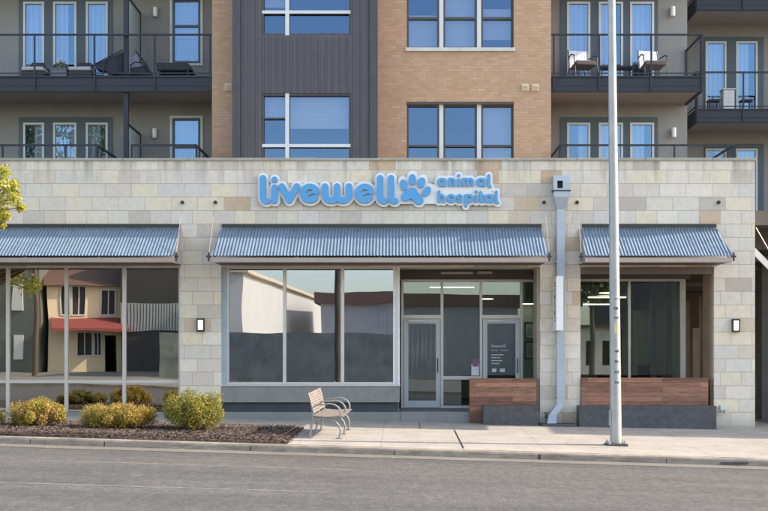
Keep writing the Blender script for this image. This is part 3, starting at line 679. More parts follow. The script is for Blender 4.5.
def sdf_prism(shape, grow, cell, yf, yb, D=SY):
    xs_, ys_ = [], []
    for s_ in shape:
        if s_[0] == 'p': xs_ += [p[0]+e for p in s_[1] for e in (-s_[2], s_[2])]; ys_ += [p[1]+e for p in s_[1] for e in (-s_[2], s_[2])]
        elif s_[0] == 'c': xs_ += [s_[1]-s_[3], s_[1]+s_[3]]; ys_ += [s_[2]-s_[3], s_[2]+s_[3]]
        elif s_[0] == 'e': m_ = max(s_[3], s_[4]); xs_ += [s_[1]-m_, s_[1]+m_]; ys_ += [s_[2]-m_, s_[2]+m_]
        else: xs_ += [s_[1]-s_[3], s_[1]+s_[3]]; ys_ += [s_[2]-s_[4], s_[2]+s_[4]]
    x0, x1, y0, y1 = min(xs_)-grow-1, max(xs_)+grow+1, min(ys_)-grow-1, max(ys_)+grow+1
    gx = np.arange(x0, x1+cell, cell); gy = np.arange(y0, y1+cell, cell)
    X, Y = np.meshgrid(gx, gy, indexing='ij'); Fd = shape_sd(X, Y, shape)-grow
    Fd[np.abs(Fd) < 1e-5] = 1e-5
    b = MB(); vid = {}
    def vert(key, x, y):
        if key not in vid:
            vid[key] = (len(b.v), len(b.v)+1); b.v.append((wx(x, D), yf, wz(y, D))); b.v.append((wx(x, D), yb, wz(y, D)))
        return vid[key]
    nx, ny = Fd.shape; inside = Fd < 0
    for i in range(nx-1):
        for j in range(ny-1):
            c = [(i,j),(i+1,j),(i+1,j+1),(i,j+1)]; ins = [inside[p] for p in c]
            if not any(ins): continue
            poly = []
            for k in range(4):
                p, q = c[k], c[(k+1)%4]
                if ins[k]: poly.append((vert(p, gx[p[0]], gy[p[1]]), 0))
                if ins[k] != ins[(k+1)%4]:
                    t = Fd[p]/(Fd[p]-Fd[q]); key = (min(p,q), max(p,q))
                    poly.append((vert(key, gx[p[0]]+t*(gx[q[0]]-gx[p[0]]), gy[p[1]]+t*(gy[q[1]]-gy[p[1]])), 1))
            b.f.append(tuple(v[0][0] for v in poly)); b.f.append(tuple(v[0][1] for v in reversed(poly)))
            m_ = len(poly)
            if m_ > 2 or True:
                for k in range(m_):
                    a_, d_ = poly[k], poly[(k+1)%m_]
                    if a_[1] and d_[1]: b.f.append((a_[0][0], a_[0][1], d_[0][1], d_[0][0]))
    return b
def letter(name, b, m):
    o = b.build(name, m, sg); me = o.data; me.materials.append(M['sign_return'])
    for p in me.polygons:
        if abs(p.normal.y) < .5: p.material_index = 1
    return o
M['sign_return'] = mat('sign_letter_return', (.03,.10,.20), .4, 0, .03)
hw_ = 3.05
def ell(x): return [('p', [(x,178.8),(x,197.5)]+arc(x+4.2,197.5,4.2,180,268,8), hw_)]
def ee(cx, cy=194, r=6.8): return [('p', arc(cx,cy,r,12,318,26), hw_-.1), ('p', [(cx+r*.95,cy-2.6),(cx-r*.85,cy+2.6)], 1.35)]
word = []
word.append(('letter', ell(263.6)))
word.append(('letter', [('p', [(275.1,188.2),(275.1,201.2)], hw_), ('c', 275.1,180.3,2.95)]))
word.append(('letter', [('p', [(282.4,187),(289.8,201),(297.2,187)], hw_)]))
word.append(('letter', ee(310.3)))
word.append(('letter', [('p', [(325.3,187),(325.3,195)]+arc(331.3,195.2,6,180,360,14)+[(337.3,190)], hw_), ('p', [(337.3,187),(337.3,195)]+arc(343.3,195.2,6,180,360,14)+[(349.3,187)], hw_)]))
word.append(('letter', ee(364.9)))
word.append(('letter', ell(380.3))); word.append(('letter', ell(391.2)))
paw = [('e',403.6,185.6,3.6,5.4,-.15),('e',412.4,180.3,3.5,5.5,.0),('e',421.4,183.4,3.7,5.3,.35),('e',426.6,192,3.5,5.4,.6),
       ('p',[(411.5,193),(405.5,197.3)],4.4),('p',[(411.5,193),(419,200.8)],4.4),('c',412.2,193.2,5.0),('p',[(404.5,197),(412.5,196)],3.3)]
s1 = 1.35
def a_(cx, cy, r=3.1): return [('p', arc(cx,cy,r,0,360,18), s1), ('p', [(cx+r,cy-r+.4),(cx+r,cy+r)], s1)]
def l_(x, yt, yb): return [('p', [(x,yt),(x,yb-1.6)]+arc(x+1.6,yb-1.6,1.6,180,270,4), s1)]
def n_(x, w_, yt, yb): return [('p', [(x,yb),(x,yt)], s1), ('p', arc(x+w_/2,yt+w_/2,w_/2,180,0,8)+[(x+w_,yb)], s1)]
sm = []
cy = 182.8
sm += [('letter', a_(441.4,cy)), ('letter', n_(449.6,4.4,cy-3.2,cy+3.2)), ('letter', [('p',[(458.6,cy-2.6),(458.6,cy+3.2)],s1),('c',458.6,cy-6.8,1.45)]),
       ('letter', n_(463.2,4.4,cy-3.2,cy+3.2)+n_(467.6,4.6,cy-3.2,cy+3.2)[1:]), ('letter', a_(480.6,cy)), ('letter', l_(488.6,176.0,cy+4.4))]
cy = 198.9
sm += [('letter', [('p',[(438.8,192.2),(438.8,cy+3.2)],s1)]+n_(438.8,4.6,cy-3.2,cy+3.2)[1:]), ('letter', [('p',arc(451,cy,3.1,0,360,18),s1)]),
       ('letter', [('p', arc(459.3,cy-1.5,1.75,20,250,9)+arc(459.3,cy+1.8,1.75,90,-160,9), 1.15)]),
       ('letter', [('p',arc(468.8,cy,3.1,0,360,18),s1),('p',[(465.7,cy-3),(465.7,cy+7.6)],s1)]),
       ('letter', [('p',[(475.9,cy-2.6),(475.9,cy+3.2)],s1),('c',475.9,cy-6.8,1.45)]),
       ('letter', [('p',[(480.6,cy-6),(480.6,cy+1.6)]+arc(482.2,cy+1.6,1.6,180,270,4),s1),('p',[(480.6,cy-3),(482.8,cy-3)],1.15)]),
       ('letter', a_(488.4,cy)), ('letter', l_(496,192.2,cy+4.4))]
sg = thing('sign', (wx(380,F), F, wz(205,F)), 'blue raised livewell animal hospital lettering with a paw print on white backing', 'sign')
allsh = [q for _, s_ in word for q in s_]+paw; smallsh = [q for _, s_ in sm for q in s_]
back = allsh+[('b',420,194.5,26,7.2)]+[('p' if q[0]=='p' else 'c', *( (q[1], q[2]) if q[0]=='p' else q[1:4])) for q in smallsh]+[('b',463,190,26,6)]
sdf_prism(back, 2.5, .45, F-.095, F-.045).build('backing', 'sign_white', sg)
MB().box(wx(262,F), wx(498,F), F-.044, F-.001, wz(197,F), wz(194,F)).build('mounting_rail', 'black', sg)
for nm, s_ in word: letter(nm, sdf_prism(s_, 0, .33, F-.165, F-.0965), 'sign_blue')
letter('paw_print', sdf_prism(paw, 0, .33, F-.165, F-.0965), 'sign_blue')
for nm, s_ in sm: letter(nm, sdf_prism(s_, 0, .25, F-.15, F-.0965), 'sign_blue')

# blade sign
bs_f = 27.3; bx0, bx1 = wx(556.2, bs_f), wx(563.3, bs_f)
bt = thing('blade_sign', ((bx0+bx1)/2, F, wz(330,F)), 'narrow white vertical box sign projecting from the stone pillar by the downspout', 'sign')
MB().box(bx0, bx1, bs_f, F-.10, wz(330.5,bs_f), wz(276,bs_f)).build('box', 'sign_white', bt, bevel=.012)
MB().box(bx0+.05, bx1-.05, F-.10, F-.001, wz(322,F), wz(320,F)).box(bx0+.05, bx1-.05, F-.10, F-.001, wz(288,F), wz(286,F)).build('bracket', 'black', bt)
# text reading downwards on the face that looks left (-X)
rot = Matrix(((0,0,-1,0),(0,-1,0,0),(-1,0,0,0),(0,0,0,1)))
rot = Matrix(((0,0,-1,0),(0,1,0,0),(-1,0,0,0),(0,0,0,1)))
# local x -> world -Z (down), local y -> world +-Y, local z -> world -X ; keep right handed
rot = Matrix(((0,0,-1,0),(0,1,0,0),(-1,0,0,0),(0,0,0,1)))
if rot.to_3x3().determinant() < 0: rot = Matrix(((0,0,-1,0),(0,-1,0,0),(-1,0,0,0),(0,0,0,1)))
text_mesh('lettering', 'livewell', .30, (bx0-.003, 27.6 if rot[1][1] < 0 else 27.45, wz(281,bs_f)), 'sign_edge', bt, ORG[bt.name], rot=rot, depth=.002)

# ------------------------------------------------------------------ downspout
dsx0, dsx1 = wx(557,27.85), wx(565,27.85)
ds = thing('downspout', ((dsx0+dsx1)/2, F, gz_fac(3.6)), 'pale blue-grey downspout with square rain head on the middle stone pillar', 'downspout')
zb0 = wz(190.3,27.8); x0_, x1_ = wx(553.2,27.8), wx(569.4,27.8)
MB().gridwall(x0_, x1_, zb0, wz(175.5,27.8), F-.26, F-.001, [(wx(557,27.8), wx(562.6,27.8), wz(188.6,27.8), wz(181,27.8))]).build('rain_head', 'downspout', ds)
MB().box(wx(556,27.8), wx(563.6,27.8), F-.05, F-.003, wz(189.5,27.8), wz(180,27.8)).build('scupper_opening', 'black', ds)
MB().box(x0_-.02, x1_+.02, F-.28, F-.002, zb0-.022, zb0-.001).build('rim', 'rail', ds)
zf0 = wz(197,27.8); zf1 = wz(209,27.8)
MB().box(x0_+.01, x1_-.01, F-.25, F-.003, zf0, zb0-.023).hexa([(dsx0,F-.15,zf1),(dsx1,F-.15,zf1),(dsx1,F-.03,zf1),(dsx0,F-.03,zf1)],[(x0_+.01,F-.25,zf0-.001),(x1_-.01,F-.25,zf0-.001),(x1_-.01,F-.003,zf0-.001),(x0_+.01,F-.003,zf0-.001)]).build('funnel', 'downspout', ds)
pz = wz(404,27.85)
ppm = MB().box(dsx0, dsx1, F-.15, F-.03, pz, zf1-.001)
sh = .19
ppm.hexa([(dsx0-sh,F-.17,.13),(dsx1-sh,F-.17,.13),(dsx1-sh,F-.04,.13),(dsx0-sh,F-.04,.13)],[(dsx0,F-.15,pz-.001),(dsx1,F-.15,pz-.001),(dsx1,F-.03,pz-.001),(dsx0,F-.03,pz-.001)])
ppm.hexa([(dsx0-sh-.05,F-.30,-.04),(dsx1-sh-.02,F-.30,-.04),(dsx1-sh-.02,F-.14,-.04),(dsx0-sh-.05,F-.14,-.04)],[(dsx0-sh,F-.17,.129),(dsx1-sh,F-.17,.129),(dsx1-sh,F-.04,.129),(dsx0-sh,F-.04,.129)])
ppm.build('pipe', 'downspout', ds)
st = MB()
for py_ in (262, 345, 395): st.box(dsx0-.03, dsx1+.03, F-.158, F-.001, wz(py_,F)-.015, wz(py_,F)+.015)
st.build('strap', 'downspout', ds)
pad = MB().box(wx(541,27.5), wx(576,27.5), 27.42, 27.98, -.3, gz(3.5,27.4)+.05); tag(pad.build('splash_pad', 'granite', org=(wx(558,27.5),27.7,gz(3.5,27.4)), bevel=.01), 'dark concrete pad on the ground at the foot of the downspout', 'drain pad')
hb = MB().tube([(wx(546,F),F,.02+.12),(wx(546,F),F-.09,.14),(wx(545,F),F-.12,.06)], .018, 8).lathe([(.04,.18),(.045,.19),(.04,.2)], wx(546,F), F-.07, 10)
hb.tube([(wx(549,F),F-.1,.1),(wx(551,F),F-.16,-.02),(wx(548,F),F-.2,-.04)], .015, 6)
tag(hb.build('hose_tap', 'black', org=(wx(546,F),F,.05), smooth=True), 'small dark hose tap low on the stone pillar left of the downspout', 'tap')
ub = MB().box(wx(719.5,F), wx(726.5,F), F-.10, F-.001, wz(410,F), wz(405,F)).tube([(wx(721,F),F-.05,wz(410,F)),(wx(721,F),F-.07,wz(413,F)),(wx(717,F),F-.07,wz(414,F))], .015, 8).tube([(wx(725,F),F-.05,wz(410,F)),(wx(725,F),F-.05,wz(413,F))], .02, 8)
tag(ub.build('pipe_outlet', 'white_trim', org=(wx(723,F),F,wz(412,F))), 'small white pipe outlet box low on the right stone pillar', 'pipe outlet')

# wall lamps
def wall_lamp(px_, py_, label):
    X, Z = wx(px_, F), wz(py_, F)
    t = thing('wall_lamp', (X, F, Z), label, 'wall lamp', 'lit wall lamps on the stone pillars')
    MB().gridwall(X-.085, X+.085, Z-.15, Z+.15, F-.10, F-.001, [(X-.055, X+.055, Z-.11, Z+.11)]).build('frame', 'black', t, bevel=.004)
    MB().box(X-.054, X+.054, F-.085, F-.02, Z-.109, Z+.109).build('diffuser', 'diffuser', t)
    return t
wl = wall_lamp(201, 325, 'black framed lit wall lamp on the left stone pillar by the bushes')
w2 = copy_tree(wl); w2.location = (wx(735.3,F), F, wz(325.5,F)); w2['label'] = 'black framed lit wall lamp on the right end stone pillar'

# ------------------------------------------------------------------ apartment building
BK = 29.42; BA = 28.75; AL = 31.1; FR = 29.5
ap = thing('apartment_building', (0, BK, 0), 'multi storey apartment block of tan brick, charcoal metal siding and grey stucco behind the storefront', 'building')
TOP = 14.2
def brickwins():
    out = []
    for (zt_, zb_) in ((wz(104,BK), wz(104,BK)-1.72), (wz(104,BK)+3.05, wz(48,BK))): out.append((wx(406.8,BK), wx(513.8,BK), zb_, zt_))
    return out
bw = brickwins()
MB().gridwall(wx(377,BK), wx(551,BK), 4.9, TOP, BK, BK+.35, bw).build('brick_wall', 'brick', ap)
MB().box(wx(212,BK), wx(233.2,BK), BK, AL+.01, 4.9, TOP).build('brick_pier', 'brick', ap)
MB().box(wx(551,BK)-.35, wx(551,BK)-.001, BK+.351, AL+.01, 4.9, TOP).build('brick_return', 'brick', ap)
for (a,b_,c,d) in bw:
    x1_, x2_ = wx(441.4,BK), wx(479.3,BK); rl = c+ (wz(17.2,BK)-wz(48,BK))*(1 if True else 1)
    fr_ = MB(); y=BK+.10
    third = [(a, x1_-.05), (x1_+.05, x2_-.05), (x2_+.05, b_)]
    for (u,v) in third:
        fr_.box(u,u+.045,y,y+.06,c,d); fr_.box(v-.045,v,y,y+.06,c,d); fr_.box(u+.045,v-.045,y,y+.06,c,c+.045); fr_.box(u+.045,v-.045,y,y+.06,d-.045,d); fr_.box(u+.045,v-.045,y-.01,y+.05,rl-.025,rl+.025)
    fo = fr_.build('window', 'dark_frame', ap)
    MB().box(x1_-.049,x1_+.049,y-.02,y+.07,c,d).box(x2_-.049,x2_+.049,y-.02,y+.07,c,d).build('mullion', 'white_trim', fo)
    MB().box(a+.02,b_-.02,y+.075,y+.081,c+.01,d-.01).build('pane', 'skygl', fo)
    ii = bw.index((a,b_,c,d))
    if ii == 0: MB().box(third[2][0]+.05, third[2][1]-.05, y+.13, y+.14, c+.4, d-.04).build('blind', 'blind', fo)
    else:
        MB().box(third[1][0]+.05, third[1][1]-.05, y+.13, y+.14, c+.05, d-.04).build('blind', 'blind', fo)
        MB().box(third[0][0]+.05, third[0][1]-.05, y+.13, y+.14, c+.05, rl+.1).build('blind', 'blind', fo); MB().box(third[2][0]+.05, third[2][1]-.05, y+.13, y+.14, c+.25, rl+.25).build('blind', 'blind', fo)
    MB().box(a-.03, b_+.03, BK-.05, BK+.10, c-.085, c-.001).build('sill', mat('cream_stone_sill_%d'%ii, (.58,.54,.47), .8), ap)
    MB().box(a-.005, b_+.005, BK-.015, BK-.001, d+.001, d+.05).build('lintel', 'dark_frame', ap)
# metal bay with standing ribs
bx0_, bx1_ = wx(233.4,BA), wx(377,BA)
byw = []
wzb = wz(35.3,BA); wzt = wz(93.3,BA)
byw = [(wx(261.5,BA), wx(351,BA), wzt-1.62, wzt), (wx(261.5,BA), wx(351,BA), wzb, wzt+3.10)]
MB().gridwall(bx0_, bx1_, 4.9, TOP, BA, BA+.3, byw).box(bx0_, bx0_+.2, BA+.301, AL+.5, 4.9, TOP).box(bx1_-.2, bx1_, BA+.301, BK+.3, 4.9, TOP).build('metal_siding', 'siding', ap)
rb = MB(); x = bx0_+.02; i = 0
while x < bx1_-.03:
    segs = [(4.95, TOP)]
    for o_ in byw:
        ns = []
        for (u,v) in segs:
            if o_[0]-.02 < x+.02 < o_[1]+.02: ns += [(u, min(v,o_[2]-.05)), (max(u,o_[3]+.03), v)]
            else: ns.append((u,v))
        segs = [q for q in ns if q[1]-q[0] > .02]
    for (u,v) in segs: rb.hexa([(x,BA-.001,u),(x+.05,BA-.001,u),(x+.04,BA-.03,u),(x+.01,BA-.03,u)][::-1], [(x,BA-.001,v),(x+.05,BA-.001,v),(x+.04,BA-.03,v),(x+.01,BA-.03,v)][::-1])
    x += .163
rb.build('siding_rib', 'siding', ap)
MB().box(bx0_-.02, bx0_+.17, BA-.05, BA-.031, 4.9, TOP).box(bx1_-.17, bx1_+.02, BA-.05, BA-.031, 4.9, TOP).build('corner_trim', mat('corner_trim_grey', (.062,.058,.062), .45, .3), ap)
for k, (a,b_,c,d) in enumerate(byw):
    y = BA+.03; hz = wz(145.5,BA) if k == 0 else wz(12,BA); xv = wx(287.2,BA)
    f = MB().gridwall(a,b_,c,d,y,y+.08,[(a+.05,xv-.05,c+.05,hz-.04),(a+.05,xv-.05,hz+.04,d-.05),(xv+.05,b_-.05,c+.05,hz-.04),(xv+.05,b_-.05,hz+.04,d-.05)])
    f.box(a+.05,xv-.05,y+.01,y+.07,hz+.62,hz+.66)
    f.box(a+.01, a+.05,y-.01,y-.001,c,d)
    fo = f.build('window', 'dark_frame', ap)
    MB().box(xv-.046,xv+.046,y-.02,y-.001,c,d).box(a+.01,xv-.047,y-.018,y-.002,hz-.036,hz+.036).box(xv+.047,b_-.01,y-.018,y-.002,hz-.036,hz+.036).build('mullion', 'white_trim', fo)
    MB().box(a+.02,b_-.02,y+.09,y+.096,c+.01,d-.01).build('pane', 'skygl', fo)
    if k == 1: MB().box(a+.06, xv-.06, y+.15, y+.16, hz+.15, d-.04).build('blind', 'blind', fo)
    if k == 0: MB().box(xv+.06, b_-.06, y+.15, y+.16, hz+.42, d-.04).box(a+.06, xv-.06, y+.15, y+.16, hz+.66, d-.04).build('blind', 'blind', fo)
# alcove back walls with doors and small windows
def alcove(x0, x1, doors, wins, yback=AL, wallname='stucco_wall'):
    ops = []
    for fl in (5.1, 8.15, 11.2):
        for (a, b_, *_r) in doors: ops.append((wx(a,yback), wx(b_,yback), fl, fl+2.38))
        for (a, b_) in wins: ops.append((wx(a,yback), wx(b_,yback), fl+.63, fl+2.42))
    MB().gridwall(x0, x1, 4.9, TOP, yback, yback+.25, ops).build(wallname, 'stucco', ap)
    for fl in (5.1, 8.15):
        for (a, b_, leaves) in doors:
            xa, xb = wx(a,yback), wx(b_,yback)
            holes = [(wx(u,yback), wx(v,yback), fl+.18, fl+2.22) for (u,v) in leaves]
            tr = .035
            d = MB().gridwall(xa, xb, fl+.01, fl+2.37, yback-.03, yback+.04, holes).build('terrace_door', 'slate', ap)
            t_ = MB()
            for (u,v,c,e) in holes: t_.gridwall(u-.02, v+.02, c-.02, e+.02, yback-.045, yback-.031, [(u+tr, v-tr, c+tr, e-tr)])
            t_.build('trim', 'white_trim', d)
            p_ = MB(); c_ = MB()
            for q, (u,v,c,e) in enumerate(holes):
                p_.box(u,v,yback+.0,yback+.006,c,e)
                k_ = (q*5+int(fl)*3+int(xa+40)*2) % 4
                if k_ == 0: c_.box(u,v,yback+.06,yback+.065,c,e)
                elif k_ == 1: c_.box(u,u+(v-u)*.62,yback+.06,yback+.065,c,e)
                elif k_ == 2: c_.box(u,v,yback+.06,yback+.065,c+.5,e)
                else: c_.box(u+(v-u)*.5,v,yback+.06,yback+.065,c,e)
            p_.build('pane', 'doorgl', d)
            if c_.v: c_.build('curtain', 'drape', d)
        for (a, b_) in wins:
            xa, xb = wx(a,yback), wx(b_,yback); c, e = fl+.63, fl+2.42; z_m = c+1.0
            f = MB().gridwall(xa, xb, c, e, yback-.03, yback+.03, [(xa+.06,xb-.06,c+.06,e-.06)]).build('window', 'white_trim', ap)
            MB().gridwall(xa+.062, xb-.062, c+.062, e-.062, yback-.015, yback+.03, [(xa+.12,xb-.12,c+.12,z_m-.03),(xa+.12,xb-.12,z_m+.03,e-.12)]).build('sash', 'slate', f)
            MB().box(xa+.1,xb-.1,yback+.01,yback+.016,c+.1,e-.1).build('pane', 'doorgl', f)
            if fl < 90: MB().box(xa+.1,xb-.1,yback+.06,yback+.065,c+.1,e-.1).build('blind', 'blind', f)
lv = [(24.4,43.8),(54.3,76),(87,107.3)]
alcove(-16, wx(212,BK), [(19.4,112.5,lv)], [(170,203)])
rvl = [(567.6,589.3),(599.3,622),(630.6,653)]
alcove(wx(551,BK), 7.25, [(560.3,657.6,rvl)], [])
WG = 35.1
def wgx(p, D=WG): return wx(p, D)
# wing wall is a separate volume set back
wing_x0 = 7.25
alcove(wing_x0-.5, 22, [(704,763.5,[(706,725.3),(736.5,756.5)])], [], yback=WG, wallname='wing_wall')
MB().box(7.0, 7.249, AL+.26, WG-.001, 4.9, TOP).build('side_wall', 'stucco', ap)
MB().box(-16, 22, AL+.6, 47, TOP, TOP+.3).build('roof', 'stucco', ap)
MB().box(-16, 22, 44, 44.3, 4.9, TOP).build('rear_wall', 'stucco', ap)
MB().box(-16.2, -16, BK, 44, 4.9, TOP).box(22, 22.2, WG, 44, 0, TOP).build('side_wall', 'stucco', ap)
for fl in (8.15, 11.2): MB().box(-15.9, 6.9, WG if False else AL+.3, 43.9, fl-.3, fl-.02).build('floor_slab', 'interior_dark', ap)
MB().box(-15.9, 21.9, 37.5, 37.6, 4.9, TOP).build('inner_wall', 'interior_dark', ap)
# upper roof over brick and bay
MB().box(bx0_, wx(551,BK), BK+.36, AL+.6, TOP-.2, TOP-.001).build('roof', 'stucco', ap)

# balconies
def railing_front(parent, xa, xb, y, fl, posts, top=1.03, low=-.33, name='railing'):
    m = MB(); m.box(xa, xb, y-.02, y+.02, fl+top-.045, fl+top)
    m.box(xa, xb, y-.012, y+.012, fl+.07, fl+.10)
    for p in posts: m.box(p-.022, p+.022, y-.045, y-.021, fl+low, fl+top-.01)
    r_ = m.build(name, 'rail', parent)
    wm = MB(); x = xa+.05
    while x < xb: wm.box(x-.0011, x+.0011, y-.003, y+.001, fl+.10, fl+top-.045); x += .05
    z = fl+.19
    while z < fl+top-.06: wm.box(xa, xb, y-.0065, y-.0035, z-.0011, z+.0011); z += .05
    wm.build('wire_mesh', 'rail', r_)
    return r_
def railing_side(parent, x, ya, yb, fl, top=1.03):
    m = MB(); m.box(x-.02, x+.02, ya, yb, fl+top-.045, fl+top); m.box(x-.012, x+.012, ya, yb, fl+.07, fl+.10)
    for y in (ya+.02, yb-.03): m.box(x-.021, x+.021, y-.02, y+.02, fl-.05, fl+top-.046)
    r_ = m.build('side_railing', 'rail', parent)
    wm = MB(); y = ya+.1
    while y < yb: wm.box(x-.002, x+.002, y-.002, y+.002, fl+.10, fl+top-.045); y += .10
    z = fl+.19
    while z < fl+top-.06: wm.box(x-.005, x-.0021, ya, yb, z-.0018, z+.0018); z += .10
    wm.build('wire_mesh', 'rail', r_)
def balcony(xa, xb, yf, yb, fl, posts, left=False, right=False):
    b = MB(); th = .36
    b.box(xa, xb, yf, yf+.06, fl-th, fl)                      # fascia channel
    b.box(xa, xb, yf-.03, yf-.001, fl-.02, fl+.02); b.box(xa, xb, yf-.03, yf-.001, fl-th, fl-th+.03); b.box(xa, xb, yf-.012, yf-.001, fl-.22, fl-.17)
    if left: b.box(xa, xa+.06, yf+.061, yb, fl-th, fl)
    if right: b.box(xb-.06, xb, yf+.061, yb, fl-th, fl)
    o = b.build('balcony', 'rail', ap)
    MB().box(xa+(.061 if left else 0), xb-(.061 if right else 0), yf+.061, yb-.001, fl-th+.03, fl-.02).build('slab', 'soffit', o)
    MB().box(xa+.1, xb-.1, yf+.061, yb-.001, fl-.019, fl-.001).build('deck', 'planter', o)
    railing_front(o, xa, xb, yf, fl, posts)
    if left: railing_side(o, xa+.03, yf+.05, yb, fl)
    if right: railing_side(o, xb-.03, yf+.05, yb, fl)
    return o
lx1 = wx(212,BK)-.004
for fl in (8.15, 11.2):
    balcony(-15.9, lx1, FR, AL, fl, [wx(p,FR) for p in (-205,-145,-85,-25,35,94.8,154.8,210.5)])
    balcony(wx(551.6,BK), 7.25, FR, AL, fl, [wx(p,FR) for p in (553.5,599,651,702)], right=True)
    balcony(8.03, 15.5, 33.5, WG, fl, [wx(p,33.5) for p in (697,743,789)], left=True, right=True)
# balcony posts and privacy screens
for fl in (5.1, 8.15, 11.2):
    Xp = wx(125.2,FR)
    if fl > 5: pass
    MB().box(Xp-.055, Xp+.055, FR+.065, FR+.17, fl+(.0), fl+3.05-.361 if fl < 11 else TOP).build('balcony_post', 'rail', ap)
    f = MB(); y0_, y1_ = FR+.171, AL-.04; zt_ = fl+1.96
    X_ = Xp+.03
    f.box(X_-.025, X_+.025, y0_, y1_, zt_-.05, zt_); f.box(X_-.025, X_+.025, y0_, y1_, fl+.05, fl+.10); f.box(X_-.025, X_+.025, y1_-.05, y1_, fl+.10, zt_-.05)
    s_ = f.build('privacy_screen', 'rail', ap); MB().box(X_-.005, X_+.005, y0_, y1_-.05, fl+.1, zt_-.05).build('pane', 'frost', s_)
# terrace railings behind the parapet
TY = 28.95-.5; TZ = 5.33
def tx(p): return wx(p, TY)
tr_ = railing_front(ap, -15.8, tx(98), TY, TZ, [tx(p) for p in (-130,-60,3,66,97)], low=-.3, name='terrace_railing'); 
railing_side(ap, tx(98)-.02, TY+.03, AL-.05, TZ)
railing_front(ap, tx(131), tx(197), TY, TZ, [tx(132)], low=-.3, name='terrace_railing'); railing_side(ap, tx(197)-.02, TY+.03, AL-.05, TZ)
railing_front(ap, tx(559), tx(735), TY, TZ, [tx(p) for p in (616,674)], low=-.3, name='terrace_railing')
railing_side(ap, tx(559)+.02, TY+.03, AL-.05, TZ); railing_side(ap, tx(735)-.02, TY+.03, WG-.05, TZ)

# ground floor passage under the wing
gp = thing('parking_garage', (11, 36, 0), 'dark open parking passage under the right wing behind the end pillar', 'garage')
MB().box(7.0, 24, 29.0, 46, 4.55, 4.89).build('ceiling', 'garage', gp)
bm = MB()
for y in (30.5, 33, 35.5, 38): bm.box(7.01, 23.9, y, y+.3, 4.1, 4.549)
for k, z in enumerate((3.9, 3.75, 3.4, 3.2)): bm.tube([(7.0+.3*k, 31+k*1.2, z),(23, 31+k*1.2, z)], .07, 8)
bm.build('beam', 'garage', gp)
MB().box(7.0, 24, 40, 40.2, -.5, 4.549).build('back_wall', 'tan_panel', gp)
for x in (9.4, 13, 17): MB().box(x, x+.4, 32, 32.4, -.6, 4.549).build('column', 'garage', gp)
MB().box(wx(693,33), wx(700,33), 33, 33.1, .1, 2.2).build('partition', 'tan_panel', gp); MB().box(wx(686,35), wx(690,35), 35, 35.1, .1, 3.0).build('partition', 'tan_panel', gp); MB().box(wx(700,36), wx(712,36), 36, 36.1, 1.3, 3.2).build('partition', 'tan_panel', gp)
MB().box(7.0, 24, 29.3, 46, -.6, gz_fac(10)+.02).build('floor', 'garage', gp)
# canopy strut beyond the end pillar
cs = thing('canopy_frame', (9.0, 28.6, 3.6), 'white diagonal canopy strut with thin rod in the gap right of the end pillar', 'canopy frame')
MB().bar((wx(752,28.7),28.7,wz(249,28.7)),(wx(800,28.7),28.7,wz(298,28.7)),.06,.13).build('strut', 'white_trim', cs)
MB().tube([(wx(755,28.7),28.62,wz(228,28.7)),(wx(795,28.7),28.62,wz(298,28.7))], .012, 6).build('rod', 'alu', cs)

# round wall lights on the upper stucco
def cyl_light(X, Y, Z, label):
    t = thing('wall_light', (X, Y, Z), label, 'wall light', 'white cylinder wall lights on the balconies')
    MB().lathe([(.055,Z-.12),(.06,Z-.10),(.06,Z+.10),(.055,Z+.12)], X, Y-.09, 14).build('shade', 'sign_white', t, smooth=True)
    MB().box(X-.045, X+.045, Y-.035, Y-.001, Z-.06, Z+.06).build('wall_plate', 'planter', t)
    return t
c1 = cyl_light(wx(156,AL), AL, wz(13,AL), 'white cylinder light on grey wall left of the upper narrow window')
for (px_, py_, lb) in ((155.3,134,'white cylinder light on grey wall left of the lower narrow window'),(672,12.5,'white cylinder light above the balcony with two brown chairs'),(673,133.2,'white cylinder light on grey wall over the right terrace, below the balcony chairs')):
    c = copy_tree(c1); c.location = (wx(px_,AL), AL, wz(py_,AL)); c['label'] = lb
# brick vents
vt = None
for (px_, py_, lb) in ((228.6,87.5,'square cream wall vent alone on the narrow brick pier'),(525.2,88,'left one of two cream wall vents side by side on brick'),(535.3,88,'right one of two cream wall vents side by side on brick')):
    if vt is None:
        X, Z = wx(px_,BK), wz(py_,BK)
        m = MB().box(X-.085,X+.085,BK-.03,BK-.001,Z-.085,Z+.085)
        for k in range(4): m.hexa([(X-.07,BK-.055,Z-.065+k*.035),(X+.07,BK-.055,Z-.065+k*.035),(X+.07,BK-.031,Z-.05+k*.035),(X-.07,BK-.031,Z-.05+k*.035)],[(X-.07,BK-.055,Z-.06+k*.035),(X+.07,BK-.055,Z-.06+k*.035),(X+.07,BK-.031,Z-.045+k*.035),(X-.07,BK-.031,Z-.045+k*.035)])
        vt = tag(m.build('wall_vent', mat('cream_vent', (.66,.53,.36), .6), org=(X,BK,Z)), lb, 'vent', 'cream vents on the brick')
    else:
        c = vt.copy(); col.objects.link(c); c.location = (wx(px_,BK), BK, wz(py_,BK)); c['label'] = lb

